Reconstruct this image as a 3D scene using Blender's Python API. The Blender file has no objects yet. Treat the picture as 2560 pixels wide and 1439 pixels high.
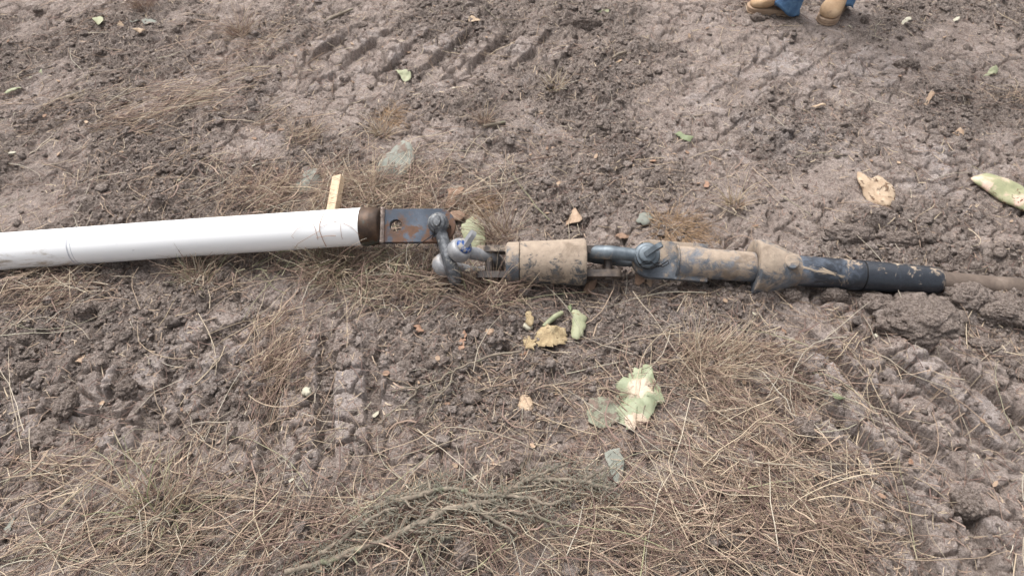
import bpy, bmesh, math, random
import numpy as np
from mathutils import Vector, Matrix, Quaternion

random.seed(11)
RG = np.random.default_rng(11)
S = bpy.context.scene
COL = S.collection
rad = math.radians

# ------------------------------------------------------------------ camera, sky, sun, exposure
CH, PITCH, FPX = 1.70, rad(50.0), 1707.0            # camera height, look-down angle, focal length in photo pixels
FWD = Vector((0, math.cos(PITCH), -math.sin(PITCH)))
UPV = Vector((0, math.sin(PITCH), math.cos(PITCH)))
CAM = Vector((0, 0, CH))
cd = bpy.data.cameras.new('camera'); cam = bpy.data.objects.new('camera', cd); COL.objects.link(cam)
cam.location = CAM; cam.rotation_euler = (math.pi / 2 - PITCH, 0, 0)
cd.sensor_width = 36; cd.lens = FPX / 2560 * 36; cd.clip_start = .05; cd.clip_end = 500
S.camera = cam

SUN_EL, SUN_AZ = rad(62), rad(-35)                  # azimuth clockwise from +Y; the sun stands behind cloud
w = bpy.data.worlds.new('World'); S.world = w; w.use_nodes = True
nt = w.node_tree; nt.nodes.clear()
wo = nt.nodes.new('ShaderNodeOutputWorld'); bg = nt.nodes.new('ShaderNodeBackground')
sky = nt.nodes.new('ShaderNodeTexSky'); hs = nt.nodes.new('ShaderNodeHueSaturation')
sky.sky_type = 'NISHITA'; sky.sun_disc = False; sky.sun_elevation = SUN_EL; sky.sun_rotation = SUN_AZ
sky.air_density = 1.0; sky.dust_density = 6.0; sky.ozone_density = 1.0
hs.inputs['Saturation'].default_value = .19         # cloud cover greys the sky
bg.inputs['Strength'].default_value = .15
nt.links.new(sky.outputs[0], hs.inputs['Color']); nt.links.new(hs.outputs[0], bg.inputs['Color'])
nt.links.new(bg.outputs[0], wo.inputs['Surface'])
sl = bpy.data.lights.new('sun', 'SUN'); so = bpy.data.objects.new('sun', sl); COL.objects.link(so)
sl.energy = 1.5; sl.angle = rad(38); sl.color = (1, .975, .945)
sd = Vector((math.sin(SUN_AZ) * math.cos(SUN_EL), math.cos(SUN_AZ) * math.cos(SUN_EL), math.sin(SUN_EL)))
so.rotation_euler = sd.to_track_quat('Z', 'Y').to_euler(); so.location = sd * 8
S.view_settings.view_transform = 'Standard'; S.view_settings.look = 'None'
S.view_settings.gamma = 1; S.view_settings.use_curve_mapping = False
S.view_settings.exposure = 0.74

# ------------------------------------------------------------------ placing helpers
def at(u, v, z=0.0):
    """the point of height z seen at photo pixel (u, v)"""
    d = FWD + Vector((1, 0, 0)) * ((u - 1280) / FPX) + UPV * ((719.5 - v) / FPX)
    return CAM + d * ((z - CH) / d.z)
def depth(P): return (Vector(P) - CAM).dot(FWD)
def mpp(n, P): return n * depth(P) / FPX            # n photo pixels, in metres, at P
def along(P, d, u):
    k = (u - 1280) / FPX; dd = d.dot(FWD)
    return (k * depth(P) - P.x) / (d.x - k * dd)
def camvec(r, u, t):                                # right, up, towards the viewer -> world
    return (Vector((1, 0, 0)) * r + UPV * u - FWD * t).normalized()
def frame(o, x, zh):
    x = Vector(x).normalized(); zh = Vector(zh); z = (zh - x * zh.dot(x)).normalized(); y = z.cross(x)
    m = Matrix((x, y, z)).transposed().to_4x4(); m.translation = o
    return m

# ------------------------------------------------------------------ object helpers
def tag(o, label=None, cat=None, group=None, kind=None):
    for k, v in (('label', label), ('category', cat), ('group', group), ('kind', kind)):
        if v: o[k] = v
    return o
def thing(name, label, cat, m=None, group=None):
    o = bpy.data.objects.new(name, None); COL.objects.link(o); o.empty_display_size = .05
    if m is not None: o.matrix_world = m
    return tag(o, label, cat, group)
def link(name, me, mat=None, parent=None):
    o = bpy.data.objects.new(name, me); COL.objects.link(o)
    if mat: me.materials.append(mat)
    if parent: o.parent = parent
    return o
def finish(me, sharp=40):
    me.shade_smooth()
    if sharp: me.set_sharp_from_angle(angle=rad(sharp))
    return me
def np_mesh(name, V, F, smooth=True):
    V = np.ascontiguousarray(V, dtype=np.float32); F = np.ascontiguousarray(F, dtype=np.int32)
    me = bpy.data.meshes.new(name); k = F.shape[1]
    me.vertices.add(len(V)); me.vertices.foreach_set('co', V.ravel())
    me.loops.add(F.size); me.loops.foreach_set('vertex_index', F.ravel())
    me.polygons.add(len(F)); me.polygons.foreach_set('loop_start', np.arange(0, F.size, k, dtype=np.int32))
    me.update(calc_edges=True); me.validate()
    if smooth: me.shade_smooth()
    return me
def attr(me, name, vals):
    a = me.attributes.new(name, 'FLOAT', 'POINT'); a.data.foreach_set('value', np.ascontiguousarray(vals, dtype=np.float32))

class MB:
    def __init__(s): s.bm = bmesh.new()
    def ring(s, pts): return [s.bm.verts.new(p) for p in pts]
    def bridge(s, a, b):
        n = len(a)
        for i in range(n): s.bm.faces.new((a[i], a[(i + 1) % n], b[(i + 1) % n], b[i]))
    def lathe(s, prof, n=40, axis='x', org=(0, 0, 0), wob=0):
        """profile of (t, r) turned about an axis; r = 0 closes"""
        org = Vector(org); prev = None
        ph = random.random() * 6
        for t, r in prof:
            pts = []
            for i in range(n):
                a = 2 * math.pi * i / n; rr = r * (1 + wob * math.sin(3 * a + ph))
                c, q = math.cos(a) * rr, math.sin(a) * rr
                pts.append(org + Vector({'x': (t, c, q), 'y': (q, t, c), 'z': (c, q, t)}[axis]))
            if r <= 1e-6:
                v = s.bm.verts.new(pts[0]); cur = [v] * n
                if prev:
                    for i in range(n): s.bm.faces.new((prev[i], prev[(i + 1) % n], v))
            else:
                cur = s.ring(pts)
                if prev:
                    if prev[0] is prev[1]:
                        for i in range(n): s.bm.faces.new((cur[i], cur[(i + 1) % n], prev[0]))
                    else: s.bridge(prev, cur)
            prev = cur
        return s
    def tube(s, pts, r, n=10, cap=True, squash=1):
        pts = [Vector(p) for p in pts]; m = len(pts)
        rs = r if hasattr(r, '__len__') else [r] * m
        T = [(pts[min(i + 1, m - 1)] - pts[max(i - 1, 0)]).normalized() for i in range(m)]
        nrm = T[0].orthogonal().normalized(); prev = None; first = None
        for i in range(m):
            nrm = (nrm - T[i] * nrm.dot(T[i])).normalized(); b = T[i].cross(nrm)
            cur = s.ring([pts[i] + (nrm * math.cos(2 * math.pi * k / n) + b * math.sin(2 * math.pi * k / n) * squash) * rs[i] for k in range(n)])
            if prev: s.bridge(prev, cur)
            else: first = cur
            prev = cur
        if cap:
            s.bm.faces.new(first[::-1]); s.bm.faces.new(prev)
        return s
    def prism(s, outer, holes, z0, z1, M=None):
        """flat outline with holes, given thickness between z0 and z1"""
        loops = []
        for lp in [outer] + holes:
            vs = [s.bm.verts.new((x, y, z0)) for x, y in lp]
            loops.append([s.bm.edges.new((vs[i], vs[(i + 1) % len(vs)])) for i in range(len(vs))])
        r = bmesh.ops.triangle_fill(s.bm, edges=[e for l in loops for e in l], use_beauty=True)
        fs = [g for g in r['geom'] if isinstance(g, bmesh.types.BMFace)]
        ex = bmesh.ops.extrude_face_region(s.bm, geom=fs, use_keep_orig=True)
        for g in ex['geom']:
            if isinstance(g, bmesh.types.BMVert): g.co.z = z1
        return s
    def box(s, c, d, M=None):
        r = bmesh.ops.create_cube(s.bm, size=1)
        for v in r['verts']: v.co = Vector((v.co.x * d[0] + c[0], v.co.y * d[1] + c[1], v.co.z * d[2] + c[2]))
        if M:
            for v in r['verts']: v.co = M @ v.co
        return s
    def bevel(s, w, seg=2):
        es = [e for e in s.bm.edges if len(e.link_faces) == 2 and e.calc_face_angle(0) > .6]
        bmesh.ops.bevel(s.bm, geom=es, offset=w, segments=seg, affect='EDGES', clamp_overlap=True)
        return s
    def noise(s, amp, scale):
        from mathutils import noise as NZ
        off = Vector((random.random() * 50, random.random() * 50, 0))
        for v in s.bm.verts: v.co += NZ.noise_vector(v.co * scale + off) * amp
        return s
    def xf(s, M):
        for v in s.bm.verts: v.co = M @ v.co
        return s
    def out(s, name, mat, parent=None, sharp=40, recalc=True):
        if recalc: bmesh.ops.recalc_face_normals(s.bm, faces=s.bm.faces[:])
        me = bpy.data.meshes.new(name); s.bm.to_mesh(me); s.bm.free(); finish(me, sharp)
        return link(name, me, mat, parent)

# ------------------------------------------------------------------ materials
GAIN = .84            # colours were read off the photograph, which is exposed a little bright
def lin(c, g=None):
    g = GAIN if g is None else g
    return tuple(g * ((x / 255) / 12.92 if x / 255 <= .04045 else (((x / 255) + .055) / 1.055) ** 2.4) for x in c) + (1,)
class NT:
    def __init__(s, name):
        s.m = bpy.data.materials.new(name); s.m.use_nodes = True; s.t = s.m.node_tree
        s.b = s.t.nodes['Principled BSDF']; s.tc = s.n('ShaderNodeTexCoord')
    def n(s, t, **k):
        x = s.t.nodes.new(t)
        for a, v in k.items(): setattr(x, a, v)
        return x
    def l(s, a, b): s.t.links.new(a, b)
    def noise(s, scale, detail=6, rough=.6, dist=0, vec=None):
        x = s.n('ShaderNodeTexNoise'); x.inputs['Scale'].default_value = scale; x.inputs['Detail'].default_value = detail
        x.inputs['Roughness'].default_value = rough; x.inputs['Distortion'].default_value = dist
        s.l(vec or s.tc.outputs['Object'], x.inputs['Vector']); return x.outputs['Fac']
    def math(s, op, a, b=0.0, clamp=False):
        x = s.n('ShaderNodeMath', operation=op, use_clamp=clamp)
        for i, q in enumerate((a, b)):
            if isinstance(q, (int, float)): x.inputs[i].default_value = q
            else: s.l(q, x.inputs[i])
        return x.outputs[0]
    def step(s, v, lo, hi):
        x = s.n('ShaderNodeMapRange', interpolation_type='SMOOTHSTEP'); s.l(v, x.inputs[0])
        x.inputs[1].default_value = lo; x.inputs[2].default_value = hi; return x.outputs[0]
    def ramp(s, v, stops):
        x = s.n('ShaderNodeValToRGB'); e = x.color_ramp.elements
        while len(e) < len(stops): e.new(.5)
        for q, (p, c) in zip(e, stops): q.position = p; q.color = c
        s.l(v, x.inputs[0]); return x.outputs[0]
    def mix(s, f, a, b, mode='MIX'):
        x = s.n('ShaderNodeMix', data_type='RGBA', blend_type=mode)
        for i, q in ((0, f), (6, a), (7, b)):
            if isinstance(q, (int, float)): x.inputs[i].default_value = q
            elif isinstance(q, tuple): x.inputs[i].default_value = q
            else: s.l(q, x.inputs[i])
        return x.outputs[2]
    def bump(s, h, dist, strength=1, prev=None):
        x = s.n('ShaderNodeBump'); x.inputs['Strength'].default_value = strength; x.inputs['Distance'].default_value = dist
        s.l(h, x.inputs['Height'])
        if prev: s.l(prev, x.inputs['Normal'])
        return x.outputs[0]
    def attr(s, name):
        x = s.n('ShaderNodeAttribute', attribute_name=name); return x.outputs['Fac']
    def dot(s, vec, off=0):
        x = s.n('ShaderNodeVectorMath', operation='DOT_PRODUCT'); s.l(s.tc.outputs['Object'], x.inputs[0]); x.inputs[1].default_value = vec
        return s.math('ADD', x.outputs['Value'], off)
    def sph(s, c, r):
        x = s.n('ShaderNodeVectorMath', operation='DISTANCE'); s.l(s.tc.outputs['Object'], x.inputs[0]); x.inputs[1].default_value = c
        return s.math('SUBTRACT', 1.0, s.math('DIVIDE', x.outputs['Value'], r))

def surf(name, stops, scale=20, rough=.7, metal=0, bump=.001, bscale=90, layers=(), stretch=None, spec=.5):
    """noise-driven colours; each layer is a patch of something else on top of it (mud, rust, rot)"""
    k = NT(name); vec = None
    if stretch:
        mp = k.n('ShaderNodeMapping'); mp.inputs['Scale'].default_value = stretch
        k.l(k.tc.outputs['Object'], mp.inputs['Vector']); vec = mp.outputs[0]
    c = k.ramp(k.noise(scale, 8, .65, .3, vec), [(p, lin(q)) for p, q in stops])
    R_, M_ = k.math('ADD', rough, 0.0), k.math('ADD', metal, 0.0)
    hgt = k.noise(bscale, 8, .7, 0, vec)
    for L in layers:
        v = k.math('MULTIPLY', k.noise(L.get('scale', 20), 8, L.get('nr', .65), L.get('dist', .4), vec if L.get('st') else None), L.get('nw', 1.0))
        if 'vec' in L: v = k.math('ADD', v, k.dot(L['vec'], L.get('off', 0)))
        if 'c' in L: v = k.math('ADD', v, k.math('MULTIPLY', k.sph(L['c'], L['r']), L.get('cw', 1)))
        m = k.step(v, L['lo'], L['hi'])
        lc = k.mix(k.noise(L.get('cs', 60), 6), lin(L['a']), lin(L['b']))
        c = k.mix(m, c, lc)
        R_ = k.math('ADD', k.math('MULTIPLY', R_, k.math('SUBTRACT', 1, m)), k.math('MULTIPLY', m, L.get('rough', .9)))
        M_ = k.math('MULTIPLY', M_, k.math('SUBTRACT', 1, k.math('MULTIPLY', m, 1 - L.get('metal', 0))))
        hgt = k.math('ADD', hgt, k.math('MULTIPLY', m, L.get('h', .6)))
    k.l(c, k.b.inputs['Base Color']); k.l(R_, k.b.inputs['Roughness']); k.l(M_, k.b.inputs['Metallic'])
    k.b.inputs['Specular IOR Level'].default_value = spec
    if bump: k.l(k.bump(hgt, bump), k.b.inputs['Normal'])
    return k.m

CLAY_A, CLAY_B = (138, 122, 108), (186, 169, 150)
def steel_mud(name, lo, hi, scale=14, base=((.25, (62, 66, 72)), (.6, (112, 118, 126)), (.85, (140, 144, 150))), rust=False, extra=(), rough=.55, metal=.35):
    L = []
    if rust: L.append(dict(a=(96, 72, 56), b=(132, 100, 76), scale=18, lo=.57, hi=.68, rough=.9))
    L += list(extra)
    L.append(dict(a=CLAY_A, b=CLAY_B, scale=scale, lo=lo, hi=hi, rough=.95, h=.8, nr=.74, vec=(0, 1.1, .6)))
    L.append(dict(a=(108, 94, 82), b=(150, 133, 116), scale=9, lo=.54, hi=.72, rough=.95, h=0, nw=1))
    return surf(name, base, 30, rough, metal, .0012, 120, L)

# ------------------------------------------------------------------ noise for the ground (numpy)
_P = RG.permutation(256); _P = np.concatenate([_P, _P, _P])
_GA = RG.random(256) * 2 * np.pi; _GX, _GY = np.cos(_GA), np.sin(_GA)
def perlin(x, y, seed=0):
    x = x + seed * 17.31; y = y + seed * 9.77
    xi = np.floor(x).astype(np.int64); yi = np.floor(y).astype(np.int64); xf, yf = x - xi, y - yi
    u = xf * xf * xf * (xf * (xf * 6 - 15) + 10); v = yf * yf * yf * (yf * (yf * 6 - 15) + 10)
    def g(a, b, dx, dy):
        h = _P[_P[a & 255] + (b & 255)]; return _GX[h] * dx + _GY[h] * dy
    n00 = g(xi, yi, xf, yf); n10 = g(xi + 1, yi, xf - 1, yf); n01 = g(xi, yi + 1, xf, yf - 1); n11 = g(xi + 1, yi + 1, xf - 1, yf - 1)
    a = n00 + u * (n10 - n00); b = n01 + u * (n11 - n01)
    return (a + v * (b - a)) * 1.5
def fbm(x, y, scale, octs, seed, gain=.5, ridged=False):
    s, a, f = 0, 1, 1 / scale
    for i in range(octs):
        n = perlin(x * f, y * f, seed + i * 3)
        s = s + a * ((.5 - np.abs(n)) * 1.6 if ridged else n); a *= gain; f *= 2.03
    return s
def h2(i, j, k):
    v = np.sin(i * 127.1 + j * 311.7 + k * 74.7) * 43758.5453; return v - np.floor(v)
def clods(x, y, cell, seed, fill=.6, flat=.75):
    """heaped lumps: the highest of the rounded lumps whose cells surround a point"""
    X_, Y_ = x / cell, y / cell; xi, yi = np.floor(X_), np.floor(Y_); out = np.zeros_like(x)
    for di in (-1, 0, 1):
        for dj in (-1, 0, 1):
            a, b = xi + di, yi + dj
            r = .2 + .48 * h2(a, b, seed + 2) ** 1.5
            r = np.where(h2(a, b, seed + 3) < fill, r, .01)
            th = h2(a, b, seed + 4) * 3.14; el = .7 + .6 * h2(a, b, seed + 5)
            dx, dy = X_ - a - h2(a, b, seed), Y_ - b - h2(a, b, seed + 1)
            ex, ey = dx * np.cos(th) + dy * np.sin(th), (dy * np.cos(th) - dx * np.sin(th)) * el
            q = 1 - (ex * ex + ey * ey) / (r * r)
            out = np.maximum(out, r * flat * np.sqrt(np.clip(q, 0, None)))
    return out * cell
def cells(x, y, cell, seed):
    """distance to the border of a cracked plate (metres), and a value per plate"""
    X_, Y_ = x / cell, y / cell; xi, yi = np.floor(X_), np.floor(Y_)
    f1 = np.full_like(x, 9.); f2 = np.full_like(x, 9.); idv = np.zeros_like(x)
    for di in (-1, 0, 1):
        for dj in (-1, 0, 1):
            a, b = xi + di, yi + dj
            d = np.hypot(X_ - a - h2(a, b, seed), Y_ - b - h2(a, b, seed + 1))
            near = d < f1
            f2 = np.where(near, f1, np.minimum(f2, d)); idv = np.where(near, h2(a, b, seed + 7), idv); f1 = np.where(near, d, f1)
    return (f2 - f1) * cell * .5, idv
def sst(v, lo, hi):
    t = np.clip((v - lo) / (hi - lo), 0, 1); return t * t * (3 - 2 * t)

# ------------------------------------------------------------------ the ground: one sheet, fine where the picture looks, coarse to the horizon
def axis(lo, hi, step, far, g=1.13):
    a = [lo]
    while a[-1] < hi: a.append(a[-1] + step(a[-1]))
    d = step(a[-1]); 
    while a[-1] < far: d *= g; a.append(a[-1] + d)
    d = step(lo); b = [lo]
    while b[-1] > -far: d *= g; b.append(b[-1] - d)
    return np.array(b[:0:-1] + a)
GXA = axis(-2.75, 2.75, lambda x: .0049, 90)
GYA = axis(.34, 3.75, lambda y: .0036 + (y - .34) * .0020, 90)
X, Y = np.meshgrid(GXA, GYA)
near = (1 - sst(np.abs(X), 2.9, 4.5)) * (1 - sst(Y, 3.8, 5.5)) * sst(Y, -1.2, .1)
def gblob(u, v, ru, rv, x=None, y=None, rot=0):
    """soft patch on the ground: centre and radii read off the photograph, laid out in metres"""
    x = X if x is None else x; y = Y if y is None else y
    p = at(u, v); rx = (at(u + ru, v) - p).length; ry = (at(u, v - rv) - at(u, v + rv)).length / 2
    dx, dy = x - p.x, y - p.y; c, s_ = math.cos(rot), math.sin(rot)
    return np.exp(-(((dx * c + dy * s_) / rx) ** 2 + ((dy * c - dx * s_) / ry) ** 2))
def chain_y(x):
    pts = [at(-400, 660), at(0, 629), at(905, 600), at(1365, 680), at(1800, 690), at(2350, 720), at(2560, 730), at(3200, 760)]
    return np.interp(x, [p.x for p in pts], [p.y for p in pts])
wx = X + .012 * fbm(X, Y, .06, 3, 31); wy = Y + .012 * fbm(X, Y, .06, 3, 37)
# how loose (crumbly) the soil is: 0 a dried crust, 1 loose crumbs
loose = sst(fbm(X, Y, .55, 4, 3) + .12, -.25, .45)
for (u, v, ru, rv, q) in [(2330, 1050, 360, 320, -1.2), (2350, 430, 230, 90, -.85), (1950, 210, 330, 130, -.3), (930, 200, 220, 90, -.7), (1900, 880, 110, 60, -.6),
                          (300, 870, 420, 170, .6), (2250, 760, 260, 60, .7), (2180, 590, 160, 60, .8), (1200, 90, 330, 60, .6), (1500, 320, 400, 120, .35), (2440, 600, 150, 40, -.7),
                          (860, 1000, 180, 160, -.35), (1650, 780, 250, 60, .2), (200, 150, 300, 120, -.2), (2250, 350, 150, 60, .4), (2500, 1300, 200, 200, -.2)]:
    loose = loose + q * gblob(u, v, ru, rv)
loose = np.clip(loose, 0, 1)
crust = 1 - loose
# prints of a machine's track: bars pressed into the mud, flat on top
def g2(u, v): p = at(u, v); return Vector((p.x, p.y))
top = np.zeros_like(X); trackH = np.zeros_like(X)
def bars(p0, d0, d1, spacing, dep, mask, ph=.85, duty=.66):
    global top, trackH
    d = (d1 - d0).normalized(); n = Vector((-d.y, d.x)); wv = .016 * fbm(X, Y, .22, 3, 55)
    q = ((X - p0.x) * n.x + (Y - p0.y) * n.y + wv) / spacing + ph; f = q - np.floor(q)
    s_ = sst(f, .0, .045) * (1 - sst(f, duty, duty + .06)); m = np.clip(mask, 0, 1) * sst(fbm(X, Y, .18, 2, 57 + int(ph * 10)), -.75, -.25)
    top = np.maximum(top, m * s_); trackH = trackH + dep * (s_ - .45) * m
bars(g2(2140, 958), g2(2251, 880), g2(2371, 982), .140, .056, 1.7 * gblob(2230, 985, 300, 150))
bars(g2(2258, 1308), g2(2229, 1244), g2(2287, 1373), .155, .055, 1.6 * gblob(2330, 1330, 190, 110), .85)
bars(g2(808, 1090), g2(814, 996), g2(806, 1181), .142, .034, 1.6 * gblob(800, 1010, 220, 170), .85)
bars(g2(250, 1040), g2(190, 990), g2(95, 1140), .150, .030, 1.4 * gblob(250, 1010, 260, 130), .85)
bars(g2(570, 900), g2(640, 820), g2(520, 900), .16, .030, 1.4 * gblob(560, 850, 120, 80), .3)
bars(g2(1120, 137), g2(1034, 139), g2(1073, 105), .165, .046, 1.6 * gblob(1090, 118, 400, 46), .85, .5)
bars(g2(1850, 280), g2(1800, 330), g2(2050, 160), .16, .016, gblob(2000, 190, 380, 130), .1, .5)
loose = loose * (1 - .9 * top); crust = 1 - loose
base = .020 * fbm(X, Y, 1.1, 2, 1) + .011 * fbm(X, Y, .33, 2, 5)
dch = np.abs(Y - chain_y(X)); base *= .25 + .75 * sst(dch, .05, .4)
H = base + near * (.006 * fbm(X, Y, .12, 3, 8) * (.45 + loose))
# crumbly lumps of four sizes
lump = .75 * clods(wx, wy, .105, 11, .35, .55) * sst(fbm(X, Y, .4, 2, 61) + loose * .6, .35, .8)
lump = lump + .85 * clods(wx, wy, .052, 21, .6, .6) * (.15 + .85 * loose)
lump = lump + 1.0 * clods(wx, wy, .026, 41, .75, .65) * (.16 + .84 * loose)
lump = lump + 1.0 * clods(wx, wy, .0155, 47, .75, .7) * (.16 + .84 * loose)
H += near * lump * .92 * (1 - .9 * top) + near * trackH
H += near * .0042 * fbm(X, Y, .03, 3, 77, .65) * (.55 + loose)
pit = sst(fbm(X, Y, .07, 3, 87, .6), .38, .75); H -= near * .012 * pit * (.3 + .7 * loose)
# flow of dragged mud in the far left: shallow streaks running to the upper right
sk = np.clip(gblob(250, 250, 620, 330), 0, 1); a_ = rad(58)
us = X * math.cos(a_) + Y * math.sin(a_); vs = -X * math.sin(a_) + Y * math.cos(a_)
H += near * sk * .009 * fbm(us * .28, vs, .055, 3, 91, .55, True)
# dried plates with cracks
e1, id1 = cells(wx, wy, .085, 5); e2, id2 = cells(wx, wy, .034, 9)
ck = crust * sst(fbm(X, Y, .3, 2, 17), -.45, .1)
for (u, v, ru, rv) in [(2380, 430, 210, 90), (2200, 1050, 330, 330), (900, 190, 200, 80), (1920, 880, 120, 60)]: ck = np.maximum(ck, crust * gblob(u, v, ru, rv) * 1.2)
ck = np.clip(np.maximum(ck, top), 0, 1)
H += near * ck * ((id1 - .5) * .010 - .024 * (1 - sst(e1, .0012, .0062)) * np.maximum(sst(fbm(X, Y, .16, 2, 19), -.5, 0), top) - .008 * (1 - sst(e2, .0004, .0045)) * sst(id1, .3, .6))
# heaps, hollows
for (u, v, ru, rv, q) in [(2180, 560, 110, 30, .03), (2120, 615, 120, 25, .02), (2195, 583, 24, 9, -.07), (2450, 640, 150, 25, .035), (2450, 760, 130, 40, .035), (2150, 750, 130, 25, .022),
                          (1320, 40, 260, 30, .03), (1870, 100, 120, 25, .02), (1395, 487, 26, 12, -.03), (2600, 700, 120, 60, .045), (1900, 755, 150, 25, .012), (640, 950, 60, 60, .015),
                          (1180, 1310, 330, 70, .03), (1900, 1200, 300, 200, .02), (2330, 720, 60, 22, .02), (2260, 690, 240, 14, .010), (1270, 880, 40, 20, -.02)]:
    H += near * q * gblob(u, v, ru, rv) * (1 + .5 * fbm(X, Y, .08, 2, 83))
for k_, (u, v) in enumerate([(1930, 40), (2075, 55)]):       # the person's boots have flattened the mud
    m_ = np.clip(1.6 * gblob(u, v, 70, 26), 0, 1); H = H * (1 - m_) + m_ * 0.0
# keep the mud from burying the hardware
m_ = np.exp(-(dch / .07) ** 2) * near; H = np.where(X > .05, H - .010 * m_, H - .006 * m_)

def gh(x, y):
    x = np.atleast_1d(np.asarray(x, float)); y = np.atleast_1d(np.asarray(y, float))
    fx = np.interp(x, GXA, np.arange(len(GXA))); fy = np.interp(y, GYA, np.arange(len(GYA)))
    i = np.minimum(fx.astype(int), len(GXA) - 2); j = np.minimum(fy.astype(int), len(GYA) - 2); a, b = fx - i, fy - j
    return (H[j, i] * (1 - a) + H[j, i + 1] * a) * (1 - b) + (H[j + 1, i] * (1 - a) + H[j + 1, i + 1] * a) * b
def gsample(F, x, y):
    i = np.clip(np.searchsorted(GXA, x), 0, len(GXA) - 1); j = np.clip(np.searchsorted(GYA, y), 0, len(GYA) - 1); return F[j, i]
def gat(u, v, dz=0):
    """the point of the ground seen at photo pixel (u, v)"""
    z = 0
    for _ in range(6):
        p = at(u, v, z); z = .5 * z + .5 * float(gh(p.x, p.y)[0])
    p.z = float(gh(p.x, p.y)[0]) + dz
    return p

k = NT('soil')
lo_ = k.attr('loose'); big = k.noise(2.2, 5, .6); mid = k.noise(14, 8, .7, .4); fine = k.noise(130, 6, .75); grit = k.noise(420, 3, .7)
c_loose = k.ramp(mid, [(.25, lin((108, 92, 82))), (.5, lin((148, 130, 118))), (.78, lin((184, 167, 154)))])
c_crust = k.ramp(mid, [(.25, lin((130, 114, 105))), (.5, lin((164, 147, 137))), (.78, lin((194, 178, 168)))])
c = k.mix(k.step(k.math('ADD', lo_, k.math('MULTIPLY', k.math('SUBTRACT', mid, .5), 1.1)), .15, .8), c_crust, c_loose)
c = k.mix(k.math('MULTIPLY', k.step(k.math('ADD', k.noise(6, 8, .75, .6), k.math('MULTIPLY', k.attr('bloom'), .16)), .56, .74), .55), c, lin((214, 203, 200)))          # salt bloom
c = k.mix(k.math('MULTIPLY', k.step(k.noise(3.1, 5, .6, .3), .5, .7), .4), c, lin((104, 86, 74)))              # damp brown
tn = k.attr('tone')                                                                                            # every lump dried a little differently
c = k.mix(k.math('MULTIPLY', k.step(tn, .55, .9), .42), c, lin((196, 182, 174)))
c = k.mix(k.math('MULTIPLY', k.step(k.math('SUBTRACT', 1.0, tn), .55, .9), .40), c, lin((80, 69, 63)))
ff = k.math('ADD', k.math('MULTIPLY', lo_, .4), .6)
c = k.mix(k.step(fine, .36, .64), k.mix(k.math('MULTIPLY', ff, .60), c, lin((60, 50, 45))), k.mix(k.math('MULTIPLY', ff, .42), c, lin((216, 203, 194))))
c = k.mix(k.step(grit, .60, .68), c, lin((210, 198, 192)))
c = k.mix(k.step(grit, .40, .32), c, lin((64, 54, 51)))
k.l(c, k.b.inputs['Base Color']); k.b.inputs['Roughness'].default_value = .93; k.b.inputs['Specular IOR Level'].default_value = .25
bh = k.math('ADD', fine, k.math('MULTIPLY', k.noise(60, 6, .7), 1.2))
k.l(k.bump(k.math('MULTIPLY', grit, ff), .003, 1, k.bump(k.math('MULTIPLY', bh, ff), .016)), k.b.inputs['Normal'])
M_SOIL = k.m
nx, ny = len(GXA), len(GYA)
I = np.arange(nx * ny).reshape(ny, nx)
F = np.stack([I[:-1, :-1], I[:-1, 1:], I[1:, 1:], I[1:, :-1]], -1).reshape(-1, 4)
me = np_mesh('ground', np.stack([X, Y, H], -1).reshape(-1, 3), F); attr(me, 'loose', loose.ravel())
bloom = np.zeros_like(X)
for (u, v, ru, rv, q) in [(2050, 170, 260, 70, .9), (1920, 330, 260, 70, .8), (2380, 420, 220, 90, .9), (1320, 330, 220, 90, .5), (930, 210, 260, 80, .5), (2300, 1050, 330, 280, .55), (80, 260, 160, 60, .6), (850, 1050, 120, 120, .4), (560, 830, 120, 80, .5), (1680, 800, 160, 60, .4)]: bloom = np.maximum(bloom, q * gblob(u, v, ru, rv))
bloom = np.maximum(bloom, .75 * top); attr(me, 'bloom', bloom.ravel())
_, tone = cells(wx, wy, .05, 63); _, tone2 = cells(wx, wy, .019, 67); attr(me, 'tone', (.55 * tone + .45 * tone2).ravel())
ground = tag(link('ground', me, M_SOIL), 'bare churned brown mud with cracks, clods and track prints', None, None, 'structure')

def soil_attrs(me, tn, n):
    attr(me, 'loose', np.full(n, .75)); attr(me, 'tone', tn); attr(me, 'bloom', np.full(n, .25))
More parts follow.
